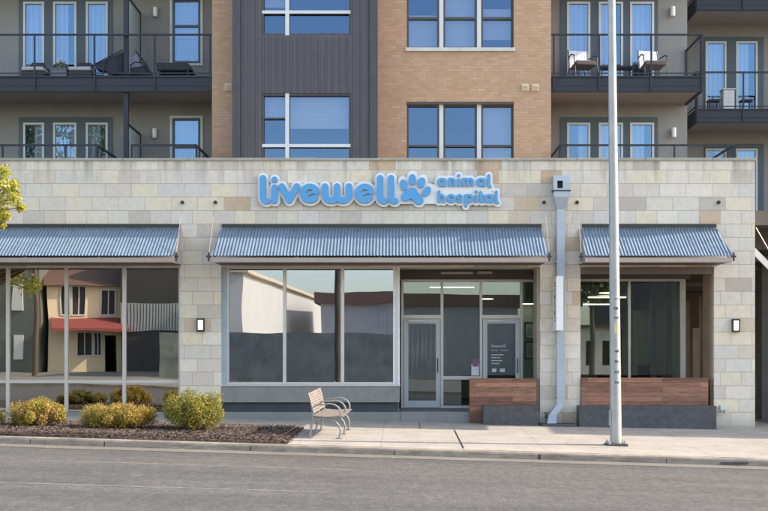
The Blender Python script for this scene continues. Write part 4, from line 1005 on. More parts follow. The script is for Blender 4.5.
# ------------------------------------------------------------------ street lamp pole
PY = 23.7; PXm = wx(616,PY); PZ = gz(PXm, PY)
sl = thing('street_lamp', (PXm, PY, PZ), 'tall tapered galvanised lamp pole standing on the sidewalk in front of the right bay', 'street lamp')
tz = lambda z: PXm + (wx(611.6,PY)-PXm)*(z-PZ)/(8.3-PZ)
MB().tube([(tz(z),PY,z) for z in (PZ+.04, 2, 4, 6, 8, 9.6)], [.112,.104,.094,.083,.073,.065], 16).build('pole', 'pole', sl, smooth=True)
MB().box(PXm-.20,PXm+.20,PY-.19,PY+.19,PZ-.06,PZ+.035).build('base_plate', 'rail' if False else 'granite', sl, bevel=.006)
for sx in (-1,1):
    for sy in (-1,1): MB().lathe([(.028,PZ+.036),(.028,PZ+.07),(.015,PZ+.072),(.015,PZ+.10)], PXm+sx*.15, PY+sy*.14, 8).build('anchor_bolt', 'pole', sl)
MB().box(PXm-.13,PXm-.098,PY-.07,PY+.07,PZ+.37,PZ+.68).build('hand_hole_cover', 'pole', sl, bevel=.01)
MB().tube([(tz(9.55),PY,9.55),(tz(9.6)-.05,PY-.8,9.95),(tz(9.6)-.05,PY-2.2,10.1)], .035, 8).build('arm', 'pole', sl, smooth=True)
MB().box(tz(9.6)-.2,tz(9.6)+.1,PY-2.9,PY-2.2,10.04,10.16).build('lamp_head', 'pole', sl, bevel=.04)
# stencilled pole number marks reading down and a faded tag
for i, (ch_, zz) in enumerate((('1',2.62),('8',2.44),('3',2.26),('9',1.62),('6',1.42),('2',1.22),('5',1.02))):
    rr_ = Matrix.Rotation(R(90), 4, 'X') @ Matrix.Rotation(R(-90), 4, 'Z')
    text_mesh('stencil_number', ch_, .12, (tz(zz)-.03, PY-.111+.0045*zz*.9, zz), 'sign_edge', sl, ORG[sl.name], rot=rr_, depth=.006)
MB().box(tz(2.0)-.03,tz(2.0)+.03,PY-.109,PY-.095,1.93,2.12).build('tag', mat('faded_yellow_tag',(.62,.50,.24),.6), sl)

# ------------------------------------------------------------------ bench
BX, BY0, BY1 = -1.42, 23.42, 25.48
g0 = gz(-1.42, 24.4)
bn = thing('park_bench', (BX, (BY0+BY1)/2, g0), 'grey metal slatted bench with curved arms standing end on beside the mulch bed', 'bench')
def end_frame(y):
    z = gz(BX, y)
    P = lambda x, h: (BX+x, y, z+h)
    # rear leg and back stile (one curved tube)
    L_ = MB().tube([P(-.255,.0),P(-.245,.10),P(-.215,.28),P(-.20,.42),P(-.215,.55),P(-.245,.70),P(-.285,.84)], .016, 8).tube([P(-.30,0),P(-.20,.0)], .014, 8)
    L_.build('leg', 'bench', bn, smooth=True)
    cx_ = [P(-.232,.20)]+[P(-.02+.265*math.cos(R(a)), .12+.27*math.sin(R(a))) for a in (150,125,100,75,50,28,5)]+[P(.225,.02),P(.215,0)]
    MB().tube(cx_, .016, 8).tube([P(.17,0),P(.26,.0)], .014, 8).build('leg', 'bench', bn, smooth=True)
    ar = [P(-.215,.56),P(-.15,.62)]+[P(.06+.19*math.cos(R(a)), .47+.175*math.sin(R(a))) for a in (115,90,65,40,15,-10)]+[P(.225,.40)]
    MB().tube(ar, .015, 8).build('arm', 'bench', bn, smooth=True)
    MB().tube([P(-.20,.40),P(0,.385),P(.22,.40)], .014, 8).build('seat_rail', 'bench', bn, smooth=True)
for y in (BY0+.05, (BY0+BY1)/2, BY1-.05): end_frame(y)
sm_ = MB()
for i in range(9):
    x = -.20+i*.055; h = .415-.02*math.sin(i/8*math.pi)+(.0 if i < 8 else -.012)
    z0, z1 = gz(BX,BY0)+h, gz(BX,BY1)+h
    sm_.hexa([(BX+x,BY0,z0),(BX+x+.045,BY0,z0),(BX+x+.045,BY1,z1),(BX+x,BY1,z1)],[(BX+x,BY0,z0+.012),(BX+x+.045,BY0,z0+.012),(BX+x+.045,BY1,z1+.012),(BX+x,BY1,z1+.012)])
sm_.build('seat', 'bench_strap', bn)
bk = MB()
for i in range(8):
    h = .47+i*.047; x = -.195-(h-.47)*.24
    z0, z1 = gz(BX,BY0)+h, gz(BX,BY1)+h
    bk.hexa([(BX+x,BY0,z0),(BX+x+.012,BY0,z0),(BX+x+.012,BY1,z1),(BX+x,BY1,z1)],[(BX+x-.009,BY0,z0+.038),(BX+x+.003,BY0,z0+.038),(BX+x+.003,BY1,z1+.038),(BX+x-.009,BY1,z1+.038)])
bk.build('backrest', 'bench_strap', bn)
bn.scale = (1.18, 1, 1.03); bn.rotation_euler.z = R(-2.6); bn.location.x = -1.375

# ------------------------------------------------------------------ foliage
def leaves(name, m, pts, nrm, size, tone, parent=None, org=(0,0,0), aspect=.55):
    n = len(pts); P = np.asarray(pts)-np.asarray(org)
    a = rng.normal(size=(n,3)); nr = np.asarray(nrm)*.6+rng.normal(size=(n,3))*.6
    nr /= np.linalg.norm(nr,axis=1)[:,None]+1e-9
    u = np.cross(nr, a); u /= np.linalg.norm(u,axis=1)[:,None]+1e-9; v = np.cross(nr, u)
    s_ = (size*rng.uniform(.6,1.35,n))[:,None]
    V = np.stack([P-u*s_, P+v*s_*aspect, P+u*s_, P-v*s_*aspect], 1).reshape(-1,3)
    me = bpy.data.meshes.new(name); me.vertices.add(4*n); me.vertices.foreach_set('co', V.astype(np.float32).ravel())
    me.loops.add(4*n); me.loops.foreach_set('vertex_index', np.arange(4*n, dtype=np.int32))
    me.polygons.add(n); me.polygons.foreach_set('loop_start', np.arange(0,4*n,4,dtype=np.int32))
    me.update(calc_edges=True); me.validate()
    at = me.attributes.new('tone', 'FLOAT', 'POINT'); at.data.foreach_set('value', np.repeat(np.clip(tone,0,1),4).astype(np.float32))
    me.materials.append(M[m]); o = bpy.data.objects.new(name, me); col.objects.link(o); ORG[o.name] = tuple(org)
    if parent: o.parent = parent
    else: o.location = org
    return o
M['shrub_leaf'] = leaf_mat('golden_green_shrub_leaves', [(0,(.075,.085,.02)),(.35,(.19,.20,.03)),(.6,(.38,.31,.035)),(.8,(.46,.30,.055)),(1,(.34,.19,.09))], .3)
M['tree_leaf'] = leaf_mat('yellow_green_tree_leaves', [(0,(.17,.22,.03)),(.5,(.40,.40,.05)),(1,(.60,.52,.09))], .5)
M['pale_leaf'] = leaf_mat('pale_tree_leaves', [(0,(.14,.15,.06)),(.6,(.30,.29,.12)),(1,(.45,.38,.17))], .4)
M['green_leaf'] = leaf_mat('green_tree_leaves', [(0,(.045,.065,.025)),(.6,(.10,.12,.045)),(1,(.20,.18,.08))], .3)
def bush(px0, px1, pytop, D, label, warm, seed, nl=11000, green=0.):
    nl = int(nl*1.7)
    global rng; rng = np.random.default_rng(seed); random.seed(seed)
    X0, X1 = wx(px0,D), wx(px1,D); cx = (X0+X1)/2; g = gz(cx,D)+.03; top = wz(pytop,D); hh = top-g
    t = thing('shrub', (cx, D, g), label, 'shrub', 'rounded golden shrubs in the mulch bed')
    rx_, ry_ = (X1-X0)/2, min((X1-X0)/2, .62)
    # clumps arranged over a lumpy dome
    nc = int(52*max(1, (X1-X0)/1.05)**1.6); C = []
    for i in range(nc):
        th = rng.uniform(0, 2*math.pi); ph = math.acos(rng.uniform(-.15, 1)); k = rng.uniform(.45,.92)
        C.append((cx+rx_*k*math.cos(th)*math.sin(ph)**.8, D+ry_*k*math.sin(th)*math.sin(ph)**.8, g+hh*.32+hh*.58*k*math.cos(ph), rng.uniform(.13,.21)*min(1.2,hh/.75)))
    C = np.array(C)
    pick = rng.integers(0, nc, nl); d = rng.normal(size=(nl,3)); d /= np.linalg.norm(d,axis=1)[:,None]
    rr_ = C[pick,3]*rng.uniform(.45,1.12,nl)**.6
    P = C[pick,:3]+d*rr_[:,None]*np.array([1,1,1.1]); ok = P[:,2] > g-.02; P, d, pk = P[ok], d[ok], pick[ok]
    hfrac = (P[:,2]-g)/hh
    ct = rng.uniform(-.22,.22,nc)[pk]
    tone = warm + ct + rng.normal(0,.13,len(P)) - green*.4
    leaves('foliage', 'shrub_leaf', P, d, .017, tone, t, ORG[t.name])
    ns = 90; sp_ = rng.integers(0, nc, ns); sd_ = rng.normal(size=(ns,3)); sd_[:,2] = np.abs(sd_[:,2])+.4; sd_ /= np.linalg.norm(sd_,axis=1)[:,None]
    tips = C[sp_,:3]+sd_*(C[sp_,3]*rng.uniform(.9,1.5,ns))[:,None]
    SP = np.repeat(tips,26,0)-np.repeat(sd_,26,0)*rng.uniform(0,.16,(ns*26,1))+rng.normal(0,.014,(ns*26,3))
    leaves('shoot_foliage', 'shrub_leaf', SP, np.repeat(sd_,26,0), .016, warm+.05+rng.normal(0,.14,ns*26), t, ORG[t.name])
    tw = MB()
    for i in range(ns): tw.tube([tuple(C[sp_[i],:3]), tuple(tips[i])], [.003,.001], 4)
    for i in range(nc):
        c = C[i]; b0 = (cx+(c[0]-cx)*.25+random.uniform(-.05,.05), D+(c[1]-D)*.25, g-.02); mid = (cx+(c[0]-cx)*.7, D+(c[1]-D)*.7, g+(c[2]-g)*.45)
        tw.tube([b0, mid, tuple(c[:3])], [.010,.006,.003], 5)
        for _ in range(5):
            e = (c[0]+random.uniform(-.16,.16), c[1]+random.uniform(-.16,.16), c[2]+random.uniform(-.05,.2)); tw.tube([mid, e], [.004,.0015], 4)
    tw.build('stem', 'twig', t)
bush(-62, 6, 404, 24.0, 'greener shrub cut by the left edge of the picture', .34, 5, 9000)
bush(9, 64, 398.5, 24.0, 'golden brown shrub in the mulch bed, second from the left edge', .74, 6)
bush(79, 156, 401, 24.0, 'widest and lowest golden shrub, in the middle of the mulch bed', .72, 8, 13000)
bush(164, 225, 391, 24.1, 'tallest and greenest golden shrub, nearest the bench', .44, 9, 14000)

def tree(name, label, x, y, h, cr, cz, leafm, nclump, nl, size, seed, clumpr=.55, tonec=.5, trunk_r=.14, group=None, zsq=1.0, extra=()):
    global rng; rng = np.random.default_rng(seed); random.seed(seed)
    g = gz(x,y) if 22 < y < 29 else road_z(x)+.12
    t = thing(name, (x,y,g), label, 'tree', group)
    C = []
    for i in range(nclump):
        d = rng.normal(size=3); d /= np.linalg.norm(d); k = rng.uniform(.25,1)**.45
        C.append((x+cr*k*d[0], y+cr*k*d[1], cz+cr*zsq*k*d[2], clumpr*rng.uniform(.6,1.25)))
    C += list(extra); C = np.array(C); nclump = len(C)
    pick = rng.integers(0, nclump, nl); d = rng.normal(size=(nl,3)); d /= np.linalg.norm(d,axis=1)[:,None]
    P = C[pick,:3]+d*(C[pick,3]*rng.uniform(0,1,nl)**.5)[:,None]
    tone = tonec+rng.uniform(-.25,.25,nclump)[pick]+rng.normal(0,.15,nl)
    leaves('crown', leafm, P, d, size, tone, t, ORG[t.name])
    tk = MB(); fork = cz-cr*zsq*.75
    tk.tube([(x,y,g-.1),(x+.04,y,g+(fork-g)*.5),(x-.03,y+.03,fork),(x,y,cz+cr*.3)], [trunk_r,trunk_r*.85,trunk_r*.7,trunk_r*.25], 10)
    for i in range(min(nclump, 60)):
        c = C[nclump-1-i] if i < len(extra) else C[i]; z0 = fork+random.uniform(-.1,.4)*(cz-fork)
        tk.tube([(x,y,z0), (x+(c[0]-x)*.5,y+(c[1]-y)*.5,z0+(c[2]-z0)*.45+.1), tuple(c[:3])], [trunk_r*.35,trunk_r*.2,.008], 5)
    tk.build('trunk', 'bark', t, smooth=True)
    return t
TD = 23.6
def tp(px_, py_, r, dy=0): return (wx(px_,TD), TD+dy, wz(py_,TD), r)
tree('street_tree', 'yellow-green leafed street tree reaching in at the left edge in front of the awning', -11.3, TD, 7.5, 2.4, 5.2, 'tree_leaf', 80, 15000, .034, 21, .32, .62, .12,
     extra=[tp(4,172,.16),tp(0,186,.22),tp(10,190,.17,.1),tp(3,203,.18),tp(16,200,.14,-.1),tp(21,208,.10),tp(-6,178,.3),tp(3,216,.13,.1),tp(-4,212,.22),tp(2,225,.08),tp(12,184,.12,.1)], zsq=1.1)

rng = np.random.default_rng(77); nlf = 260
lx_ = rng.uniform(-9.5, 1.5, nlf); ly_ = np.where(rng.uniform(size=nlf) < .45, rng.uniform(21.4, 21.98, nlf), rng.uniform(22.3, 25.9, nlf)); keep = (lx_ < -2.2) | (ly_ < 22)
lx_, ly_ = lx_[keep], ly_[keep]; LP = np.array([(x, y, (road_z(x)+.012 if y < 22 else gz(x,y)+.085)) for x, y in zip(lx_, ly_)])
fl_ = leaves('fallen_leaves', 'tree_leaf', LP, np.tile([0,0,5.],(len(LP),1)), .024, rng.uniform(.2,1,len(LP)))
tag(fl_, 'scattered yellow fallen leaves on the mulch and in the gutter', 'fallen leaves', kind='stuff')
# ------------------------------------------------------------------ balcony furniture
def lounge(X, Y, fl, label):
    t = thing('lounge_chair', (X, Y, fl), label, 'lounge chair', 'wicker lounge chairs with white cushions')
    MB().box(X-.27,X+.27,Y-.25,Y+.25,fl+.04,fl+.26).box(X-.27,X+.27,Y+.2,Y+.27,fl+.26,fl+.40).build('frame', 'dark_wicker', t)
    MB().box(X-.26,X+.26,Y-.27,Y+.18,fl+.261,fl+.35).build('seat_cushion', 'cush', t, bevel=.02)
    MB().hexa([(X-.25,Y+.12,fl+.351),(X+.25,Y+.12,fl+.351),(X+.25,Y+.19,fl+.351),(X-.25,Y+.19,fl+.351)],[(X-.15,Y+.2,fl+.55),(X+.15,Y+.2,fl+.55),(X+.15,Y+.27,fl+.55),(X-.15,Y+.27,fl+.55)]).build('back_cushion', 'dark_wicker', t, bevel=.02)
    return t
lc = lounge(wx(35.3,30.2), 30.2, 8.15, 'dark wicker lounge chair with white cushion, leftmost on the upper balcony')
l2 = copy_tree(lc); l2.location = (wx(82.5,30.2),30.2,8.15); l2['label'] = 'dark wicker lounge chair with white cushion right of the grey planter'
pt = thing('planter_box', (wx(60.5,30.1),30.1,8.15), 'grey planter box with white flowers between the two lounge chairs', 'planter')
X = wx(60.5,30.1); MB().gridwall(X-.18,X+.18,8.15,8.44,29.95,30.25,[]).box(X-.195,X+.195,29.935,30.265,8.44,8.465).build('box', 'planter', pt)
M['white_petal'] = leaf_mat('white_petals', [(0,(.5,.5,.45)),(1,(.8,.8,.8))], .2)
rng = np.random.default_rng(3); q = rng.normal(size=(220,3)); q /= np.linalg.norm(q,axis=1)[:,None]; P = np.array([X,30.1,8.60])+q*np.array([.13,.12,.13])*rng.uniform(.3,1,(220,1))
leaves('flowers', 'white_petal', P, q, .022, rng.uniform(0,1,220), pt, ORG[pt.name], .8)
P = np.array([X,30.1,8.53])+q*np.array([.17,.13,.08]); leaves('foliage', 'green_leaf', P, q, .03, rng.uniform(0,1,220), pt, ORG[pt.name])
# covered reclined chair and bicycle
cv = thing('reclining_chair', (wx(112,30.0),30.0,8.15), 'dark fabric reclining chair folded up against the balcony post', 'reclining chair')
def fx(p): return wx(p,30.0)
def fz(p): return wz(p,30.0)
MB().hexa([(fx(97),29.85,fz(70)),(fx(124),29.85,fz(77)),(fx(124),30.2,fz(77)),(fx(97),30.2,fz(70))],[(fx(97.5),29.88,fz(65)),(fx(124),29.88,fz(53)),(fx(124),30.15,fz(53)),(fx(97.5),30.15,fz(65))]).build('fabric', 'tarp', cv, bevel=.01)
MB().tube([(fx(96),29.84,fz(66)),(fx(124.5),29.84,fz(51.5))], .015, 6).tube([(fx(108),29.84,fz(60)),(fx(104),29.84,fz(77.5))], .014, 6).tube([(fx(100),29.9,fz(77)),(fx(124),29.9,fz(77))], .014, 6).build('frame', 'rail', cv)
bc = thing('reclining_chair', (wx(141,30.1),30.1,8.15), 'folding chair with pale lilac back and dark slanted frame right of the balcony post', 'reclining chair')
MB().hexa([(fx(128.5),30.02,fz(69)),(fx(141),30.02,fz(66)),(fx(141),30.05,fz(66)),(fx(128.5),30.05,fz(69))],[(fx(129),30.02,fz(56)),(fx(136.5),30.02,fz(54)),(fx(136.5),30.05,fz(54)),(fx(129),30.05,fz(56))]).build('backrest', mat('lilac_sling', (.33,.31,.42), .8), bc)
MB().hexa([(fx(130),29.85,fz(76)),(fx(149),29.85,fz(77)),(fx(149),30.2,fz(77)),(fx(130),30.2,fz(76))],[(fx(130),29.85,fz(69)),(fx(146),29.85,fz(68)),(fx(146),30.2,fz(68)),(fx(130),30.2,fz(69))]).build('seat', 'tarp', bc, bevel=.02)
for y in (29.82, 30.24): MB().tube([(fx(137),y,fz(52.5)),(fx(145),y,fz(63)),(fx(152.5),y,fz(77.5))], .017, 6).build('leg', 'rail', bc)
for y in (29.82, 30.24): MB().tube([(fx(131),y,fz(68)),(fx(136),y,fz(64)),(fx(143),y,fz(64.5)),(fx(148),y,fz(69))], .017, 6).build('arm', 'black', bc)
dt = thing('daybed', (wx(176,30.1),30.1,8.15), 'low black wicker daybed under the narrow upper window', 'daybed')
MB().hexa([(wx(158,30),29.8,8.38),(wx(193,30),29.8,8.38),(wx(193,30),30.4,8.38),(wx(158,30),30.4,8.38)],[(wx(157.5,30),29.8,8.56),(wx(189.5,30),29.8,8.56),(wx(189.5,30),30.4,8.56),(wx(157.5,30),30.4,8.56)]).build('seat', 'dark_wicker', dt, bevel=.02)
for p_ in (161,189):
    for y in (29.85,30.33): MB().box(wx(p_,30)-.02,wx(p_,30)+.02,y-.02,y+.02,8.15,8.379).build('leg', 'dark_wicker', dt)
# sling chairs on the right balcony
def sling(X, Y, fl, label):
    t = thing('patio_chair', (X,Y,fl), label, 'patio chair', 'patio chairs on the right balcony')
    MB().hexa([(X-.26,Y-.25,fl+.40),(X+.26,Y-.25,fl+.40),(X+.26,Y+.22,fl+.36),(X-.26,Y+.22,fl+.36)],[(X-.26,Y-.25,fl+.50),(X+.26,Y-.25,fl+.50),(X+.26,Y+.22,fl+.39),(X-.26,Y+.22,fl+.39)]).build('seat', 'brown_sling', t, bevel=.02)
    MB().hexa([(X-.24,Y+.21,fl+.40),(X+.24,Y+.21,fl+.40),(X+.24,Y+.23,fl+.40),(X-.24,Y+.23,fl+.40)],[(X-.23,Y+.33,fl+.86),(X+.23,Y+.33,fl+.86),(X+.23,Y+.35,fl+.86),(X-.23,Y+.35,fl+.86)]).build('backrest', 'blind', t)
    for s_ in (-1,1):
        MB().tube([(X+s_*.30,Y-.28,fl),(X+s_*.29,Y-.22,fl+.40),(X+s_*.30,Y-.18,fl+.62)], .014, 6).build('leg', 'rail', t)
        MB().tube([(X+s_*.28,Y+.30,fl),(X+s_*.27,Y+.22,fl+.40),(X+s_*.25,Y+.35,fl+.88)], .014, 6).build('leg', 'rail', t)
        MB().tube([(X+s_*.30,Y-.20,fl+.62),(X+s_*.31,Y-.05,fl+.68),(X+s_*.27,Y+.27,fl+.66)], .016, 6).build('arm', 'rail', t)
    return t
sc1 = sling(0,0,0,'brown and white patio chair on the right balcony, left of the lamp pole')
sc2 = copy_tree(sc1); sc1.location = (wx(583.5,30.2)-.02,30.2,8.15); sc1.rotation_euler.z = R(14)
sc2.location = (wx(652.5,30.2),30.2,8.15); sc2.rotation_euler.z = R(10); sc2['label'] = 'brown and white patio chair on the right balcony, right of the lamp pole'
tb = thing('side_table', (wx(616,30.3),30.3,8.15), 'low dark table on the right balcony behind the lamp pole', 'table')
X = wx(616,30.3); MB().box(X-.42,X+.42,30.1,30.5,8.52,8.56).build('tabletop', 'rail', tb)
for sx in (-.38,.38):
    for sy in (30.13,30.47): MB().box(X+sx-.015,X+sx+.015,sy-.015,sy+.015,8.15,8.519).build('leg', 'rail', tb)
# wing balcony things
wb = thing('storage_bin', (wx(727.5,34.2),34.2,8.15), 'tall white storage bin on the far right balcony', 'bin')
X = wx(727.5,34.2); MB().box(X-.16,X+.16,34.05,34.4,8.17,8.80).build('body', 'sign_white', wb, bevel=.03); MB().box(X-.18,X+.18,34.03,34.42,8.801,8.84).build('lid', 'sign_white', wb, bevel=.01)
def stool(px_, label):
    X = wx(px_,34.2); t = thing('stool', (X,34.2,8.15), label, 'stool', 'dark stools on the far right balcony')
    MB().box(X-.16,X+.16,34.04,34.36,8.50,8.54).build('seat', 'rail', t)
    for sx in (-.13,.13):
        for sy in (34.07,34.33): MB().box(X+sx-.014,X+sx+.014,sy-.014,sy+.014,8.15,8.499).build('leg', 'rail', t)
    return t
s1_ = stool(713.5, 'dark stool left of the white bin on the far right balcony')
s2_ = copy_tree(s1_); s2_.location.x = wx(746,34.2); s2_['label'] = 'dark stool right of the white bin on the far right balcony'

# ------------------------------------------------------------------ things inside
def pendant(px_, py_, D, label, rad=.19):
    X, Z = wx(px_,D), wz(py_,D)
    t = thing('pendant_light', (X,D,Z), label, 'pendant light', 'pendant lights inside the shop')
    MB().lathe([(rad,Z-.02),(rad*.9,Z+.03),(.05,Z+.09),(.02,Z+.12)], X, D, 18).build('shade', 'sign_white', t, smooth=True)
    MB().lathe([(.0,Z-.035),(rad*.85,Z-.03),(rad*.85,Z-.021)][1:], X, D, 18).build('bulb', 'pend', t)
    MB().tube([(X,D,Z+.12),(X,D,3.5)], .006, 5).build('cord', 'black', t)
    return t
pendant(487, 298, 31.0, 'white pendant lamp seen above the right hand door')
for (p_, q_, D_, lb) in ((606,292,31.5,'white pendant lamp in the right bay just left of the pole'),(529,303,30.25,'small pendant lamp above the framed pictures')):
    pendant(p_, q_, D_, lb, .2 if D_ < 32 else .3)
def linear(px_, py_, D, label, w_=.75):
    X, Z = wx(px_,D), wz(py_,D); t = thing('linear_light', (X,D,Z), label, 'ceiling lamp', 'long lamps inside the shop')
    MB().box(X-w_,X+w_,D-.08,D+.08,Z,Z+.05).build('housing','sign_white',t); MB().box(X-w_+.02,X+w_-.02,D-.06,D+.06,Z-.02,Z-.001).build('diffuser','pend',t)
    MB().tube([(X-w_*.8,D,Z+.05),(X-w_*.8,D,3.5)],.005,4).tube([(X+w_*.8,D,Z+.05),(X+w_*.8,D,3.5)],.005,4).build('cord','black',t)
linear(607,297,31.6,'upper long pale lamp in the right bay crossing behind the lamp pole',.5)
linear(601,304,33.6,'lower long pale lamp deeper in the right bay beside the lamp pole',.5)
linear(452,287,32.5,'added long lamp that brightens the inside of the entrance lobby',.6)  # extra lamp, added to light the lobby
def picture(px_, py0, py1, m, label):
    D = 30.6; xa, xb = wx(px_-4.6,D), wx(px_+5.6,D); za, zb = wz(py1,D), wz(py0,D)
    t = thing('framed_picture', ((xa+xb)/2, D, za), label, 'picture')
    MB().gridwall(xa,xb,za,zb,D-.04,D-.002,[(xa+.03,xb-.03,za+.03,zb-.03)]).build('frame', 'black', t)
    MB().box(xa+.03,xb-.03,D-.015,D-.003,za+.03,zb-.03).build('mount', 'picmat', t)
    MB().box(xa+.07,xb-.07,D-.02,D-.0155,za+.09,zb-.09).build('print', m, t)
MB().box(wx(521,30.6), p2a+.11, 30.601, 30.7, .2, OP).build('picture_wall', 'interior_green', sb)
picture(529, 322, 339, 'pic', 'upper framed picture with teal print on the inner wall beside the right door')
picture(529, 341.5, 359, 'pic2', 'lower framed picture with grey print on the inner wall beside the right door')
po = thing('poster', (dx(475.5), yd-.001, dz(376)), 'small white and magenta poster low in the pane between the two doors', 'poster')
MB().box(dx(471.5),dx(479),yd+.044,yd+.049,dz(375.5),dz(364)).build('sheet', 'poster', po); MB().box(dx(472.5),dx(478.5),yd+.041,yd+.0438,dz(366.5),dz(358.5)).build('band', 'magenta', po)
dk = thing('reception_desk', (wx(640,32.5),32.5,.2), 'dark reception desk with black office chair behind the right window', 'desk')
MB().box(wx(600,32.5),wx(672,32.5),32.3,32.9,.85,.93).box(wx(602,32.5),wx(670,32.5),32.4,32.45,.2,.849).build('counter', 'interior_dark', dk)
oc = thing('office_chair', (wx(648,32),32.0,.2), 'black office chair seen low through the right window', 'office chair')
X = wx(648,31.9); MB().box(X-.24,X+.24,31.7,32.15,.62,.70).build('seat', 'black', oc, bevel=.03)
MB().hexa([(X-.2,32.12,.75),(X+.2,32.12,.75),(X+.2,32.17,.75),(X-.2,32.17,.75)],[(X-.22,32.2,1.22),(X+.22,32.2,1.22),(X+.22,32.25,1.22),(X-.22,32.25,1.22)]).build('backrest', 'black', oc, bevel=.03)
m_ = MB().tube([(X,31.95,.30),(X,31.95,.62)], .03, 8)
for a in range(5): m_.tube([(X,31.95,.32),(X+.3*math.cos(a*1.257),31.95+.3*math.sin(a*1.257),.24)], .02, 6)
m_.build('base', 'black', oc)

# ------------------------------------------------------------------ opposite side of the street (seen only as reflections)
def mx_(p, V): return (p-XC)*V/S
hs_ = thing('cream_house', (-22.0, -20, 0), 'two storey cream house with red awning reflected in the left shop window', 'house')
V = 76.4; f = lambda p: mx_(p, V); fzv = lambda p: H+(YH-p)*V/S
op = [(f(58),f(65),fzv(313),fzv(287)),(f(68),f(80),fzv(313),fzv(287)),(f(98),f(111),fzv(314),fzv(290)),(f(74),f(88),fzv(356),fzv(333)),(f(91),f(97),fzv(356),fzv(333)),(f(101),f(112),.1,fzv(335))]
MB().gridwall(f(45), f(118), -.6, fzv(286), -20.3, -20, op).build('wall', 'cream', hs_)
MB().box(f(45),f(45)+.3,-29,-20.301,-.6,fzv(286)).box(f(118)-.3,f(118),-29,-20.301,-.6,fzv(286)).box(f(45)+.3,f(118)-.3,-29,-28.7,-.6,fzv(286)).build('side_wall', 'cream', hs_)
MB().hexa([(f(42),-29.5,fzv(286)),(f(121),-29.5,fzv(286)),(f(121),-19.5,fzv(286)),(f(42),-19.5,fzv(286))],[(f(42),-25.5,fzv(286)+2.2),(f(121),-25.5,fzv(286)+2.2),(f(121),-24.5,fzv(286)+2.2),(f(42),-24.5,fzv(286)+2.2)]).build('roof', 'brown_roof', hs_)
MB().hexa([(f(47),-20+.001,fzv(329)),(f(122),-20+.001,fzv(329)),(f(122),-18.2,fzv(331)),(f(47),-18.2,fzv(331))],[(f(47),-20+.001,fzv(317)),(f(120),-20+.001,fzv(317)),(f(122),-18.2,fzv(328)),(f(47),-18.2,fzv(328))]).build('awning', 'red_roof', hs_)
for (a,b_,c,d) in op[:5]:
    wf = MB().gridwall(a-.08,b_+.08,c-.08,d+.08,-19.99,-19.93,[(a,(a+b_)/2-.03,c,d),((a+b_)/2+.03,b_,c,d)]).build('window', 'sign_white', hs_); MB().box(a,b_,-20.1,-20.09,c,d).build('pane', 'dark_wall', wf)
hs_.rotation_euler.z = R(-17); hs_.location = (-21.7, -19.6, 0)
wi = thing('overhead_cable', (0,-6,8.2), 'dark overhead cables strung along the far side of the street', 'cable')
for k in range(3):
    MB().tube([(-40+ (80*i/16), -6-k*.3, 7.6+k*.35-.6*math.sin(math.pi*((i%8)/8))) for i in range(17)], .014, 5).build('cable', 'black', wi)
gb = thing('green_grey_house', (-25,-19,0), 'grey-green sided house reflected at the left end of the left shop window', 'house')
MB().box(-32,f(44),-28,-19.2,-.6,7.2).build('wall','green_grey',gb); MB().hexa([(-33,-29,7.201),(f(44)+.3,-29,7.201),(f(44)+.3,-18.6,7.201),(-33,-18.6,7.201)],[(-33,-24,9.2),(f(44)+.3,-24,9.2),(f(44)+.3,-23,9.2),(-33,-23,9.2)]).build('roof','dark_wall',gb)
MB().box(f(18),f(28),-19.19,-19.1,1,2.6).box(f(18),f(28),-19.19,-19.1,4,5.6).build('window','sign_white',gb)
db = thing('dark_shed', (-15.3,-20,0), 'charcoal building with pale corrugated band reflected beside the left pillar', 'building')
MB().box(f(121.5),f(188),-30,-20,-.6,8.6).build('wall','dark_wall',db)
MB().box(f(121.8),f(188),-19.999,-19.985,fzv(331),fzv(303)).build('band_sheet','interior_dark' if False else 'fence',db)
cg = MB(); x = f(122)
while x < f(188)-.1: cg.box(x,x+.12,-19.99,-19.93,fzv(331),fzv(303)); x += .19
cg.build('corrugated_band','corr_grey',db)
MB().box(f(168),f(178),-19.99,-19.95,fzv(352),fzv(342)).build('window','sign_white',db)
wh = thing('white_building', (-9.2,-26,0), 'long white rendered building reflected in the middle shop window', 'building')
MB().hexa([(-10.9,-48,-.6),(-6.7,-48,-.6),(-8.0,-6.2,-.6),(-10.9,-6.2,-.6)],[(-10.9,-48,5.6),(-6.7,-48,5.6),(-8.0,-6.2,5.6),(-10.9,-6.2,5.6)]).build('wall','white_wall',wh)
MB().hexa([(-11.1,-48.3,5.601),(-6.4,-48.3,5.601),(-7.7,-5.9,5.601),(-11.1,-5.9,5.601)],[(-11.1,-48.3,5.8),(-6.4,-48.3,5.8),(-7.7,-5.9,5.8),(-11.1,-5.9,5.8)]).build('eaves','cream',wh)
dsq = MB()
for y in (-14,-24,-36): dsq.box(-7.75-(y+6)*-.031 -.0, -7.6-(y+6)*-.031, y, y+.15, 0, 5.5)
dsq.box(-9.0,-8.85,-6.19,-6.1,0,5.5); dsq.build('downspout','beam',wh)
wo = MB()
for y in (-18,-30): wo.box(-8.0-(y+6)*-.031+.0,-7.83-(y+6)*-.031,y,y+1.2,2.9,4.4)
wo.build('window','dark_wall',wh)
wr = thing('warehouse', (1,-24,0), 'grey corrugated warehouse with red-brown roof edge reflected in the doors', 'warehouse')
MB().box(-5.2,8,-40,-24,-.6,4.6).build('wall','corr_grey',wr); MB().box(-5.6,8.4,-40.4,-23.5,4.601,5.4).build('roof','brown_roof',wr)
rbm = MB(); x = -5.15
while x < 7.9: rbm.box(x,x+.1,-23.999,-23.94,0,4.6); x += .3
rbm.build('corrugation','corr_grey',wr)
fnc = thing('board_fence', (-5.5,-5,0), 'dark board fence reflected low in the middle shop window', 'fence')
fb = MB(); x = -12.0
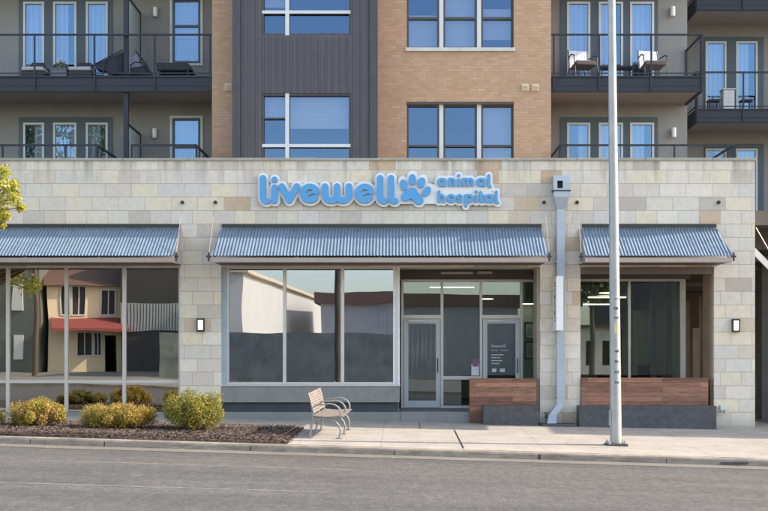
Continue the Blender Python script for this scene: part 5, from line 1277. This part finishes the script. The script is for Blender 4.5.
while x < -.25: fb.box(x,x+.14,-5.03,-5,-.4,2.45); x += .143
fb.build('boards','fence',fnc); MB().box(-12,-.2,-5.08,-5.031,.4,.5).box(-12,-.2,-5.08,-5.031,1.9,2).build('rail','fence',fnc)
up = thing('utility_pole', (-3.05,-3.0,-.1), 'brown wooden utility pole across the street reflected in the middle shop window', 'utility pole')
MB().tube([(-3.05,-3,-.4),(-2.98,-3,5),(-2.95,-3,10)],[.17,.15,.12],10).build('pole','bark',up,smooth=True); MB().box(-4.1,-1.8,-3.06,-2.94,9.1,9.22).build('crossarm','bark',up)
pbm = thing('pale_shop', (14.5,-20,0), 'pale low shop with dark doors reflected in the right bay', 'building')
opp = [(11.2,11.7,.6,2.2),(12.1,12.6,.6,2.2),(13.1,13.6,.6,2.2)]
MB().gridwall(10,14.3,-.6,3.0,-20.3,-20,opp).box(10,10.3,-28,-20.301,-.6,3.0).box(14.0,14.3,-28,-20.301,-.6,3.0).build('wall','white_wall',pbm)
MB().box(9.8,14.5,-28.2,-19.7,3.001,3.2).build('roof','brown_roof',pbm)
MB().box(10.3,13.9,-21,-20.9,0,2.95).build('back_wall','dark_wall',pbm)
dw = thing('added_dark_block', (19,-21,0), 'added tall dark block across the street that darkens the reflection in the right bay', 'warehouse')  # added dark mass, dims the reflection so the interior shows through
MB().box(14.6,26,-34,-21,-.6,9.5).build('wall','dark_wall',dw); MB().box(14.4,26.2,-34.2,-20.8,9.501,9.8).build('roof','brown_roof',dw)
nb = thing('added_shadow_block', (20,27.2,0), 'added unseen grey block beyond the right edge that shades the sidewalk', 'building')  # out of view, added and sized to cast shade on the right sidewalk
MB().box(14,30,27.2,28.9,-.9,7.0).build('wall','stucco',nb); MB().box(13.9,30.1,27.1,29.0,7.001,7.15).build('coping','coping',nb)
tree('tall_tree', 'tall green tree across the street reflected in the left terrace doors', -19.5, -9.5, 16, 4.6, 11.6, 'pale_leaf', 80, 9000, .15, 33, 1.1, .5, .16)
tree('spreading_tree', 'spreading green tree across the street reflected in the right bay', 12.0, -17, 9, 1.9, 6.2, 'green_leaf', 40, 5000, .13, 35, .8, .7, .18)

# ------------------------------------------------------------------ light, sky, camera
SUN_EL, SUN_A = 34.0, 7.5
sd = bpy.data.lights.new('sun', 'SUN'); sd.energy = 2.0; sd.angle = R(.53); sd.color = (1,.93,.83)
so = bpy.data.objects.new('sun', sd); col.objects.link(so)
to_sun = Vector((math.cos(R(SUN_EL))*math.cos(R(SUN_A)), math.cos(R(SUN_EL))*math.sin(R(SUN_A)), math.sin(R(SUN_EL))))
so.rotation_euler = to_sun.to_track_quat('Z', 'Y').to_euler()
wld = bpy.data.worlds.new('World'); scene.world = wld; wld.use_nodes = True
nt = wld.node_tree; bg = nt.nodes['Background']; sk = nt.nodes.new('ShaderNodeTexSky'); sk.sky_type = 'NISHITA'; sk.sun_disc = False
sk.sun_elevation = R(SUN_EL); sk.sun_rotation = R(90-SUN_A); sk.air_density = 1.0; sk.dust_density = 1.5; sk.ozone_density = .8
nt.links.new(sk.outputs[0], bg.inputs[0]); bg.inputs[1].default_value = .15
cam = bpy.data.cameras.new('camera'); co = bpy.data.objects.new('camera', cam); col.objects.link(co); scene.camera = co
co.location = (0,0,H); co.rotation_euler = (R(90),0,0); cam.sensor_width = 36; cam.sensor_fit = 'HORIZONTAL'
cam.lens = S/768*36; cam.shift_x = -(XC-384)/768; cam.shift_y = (YH-255.5)/768; cam.clip_end = 2000; cam.clip_start = .1
vs = scene.view_settings; vs.view_transform = 'Standard'; vs.look = 'None'; vs.exposure = 2.0; vs.gamma = 1; vs.use_curve_mapping = False
vs.use_white_balance = True; vs.white_balance_temperature = 7150; vs.white_balance_tint = 11
scene.cycles.max_bounces = 8; scene.cycles.transparent_max_bounces = 12
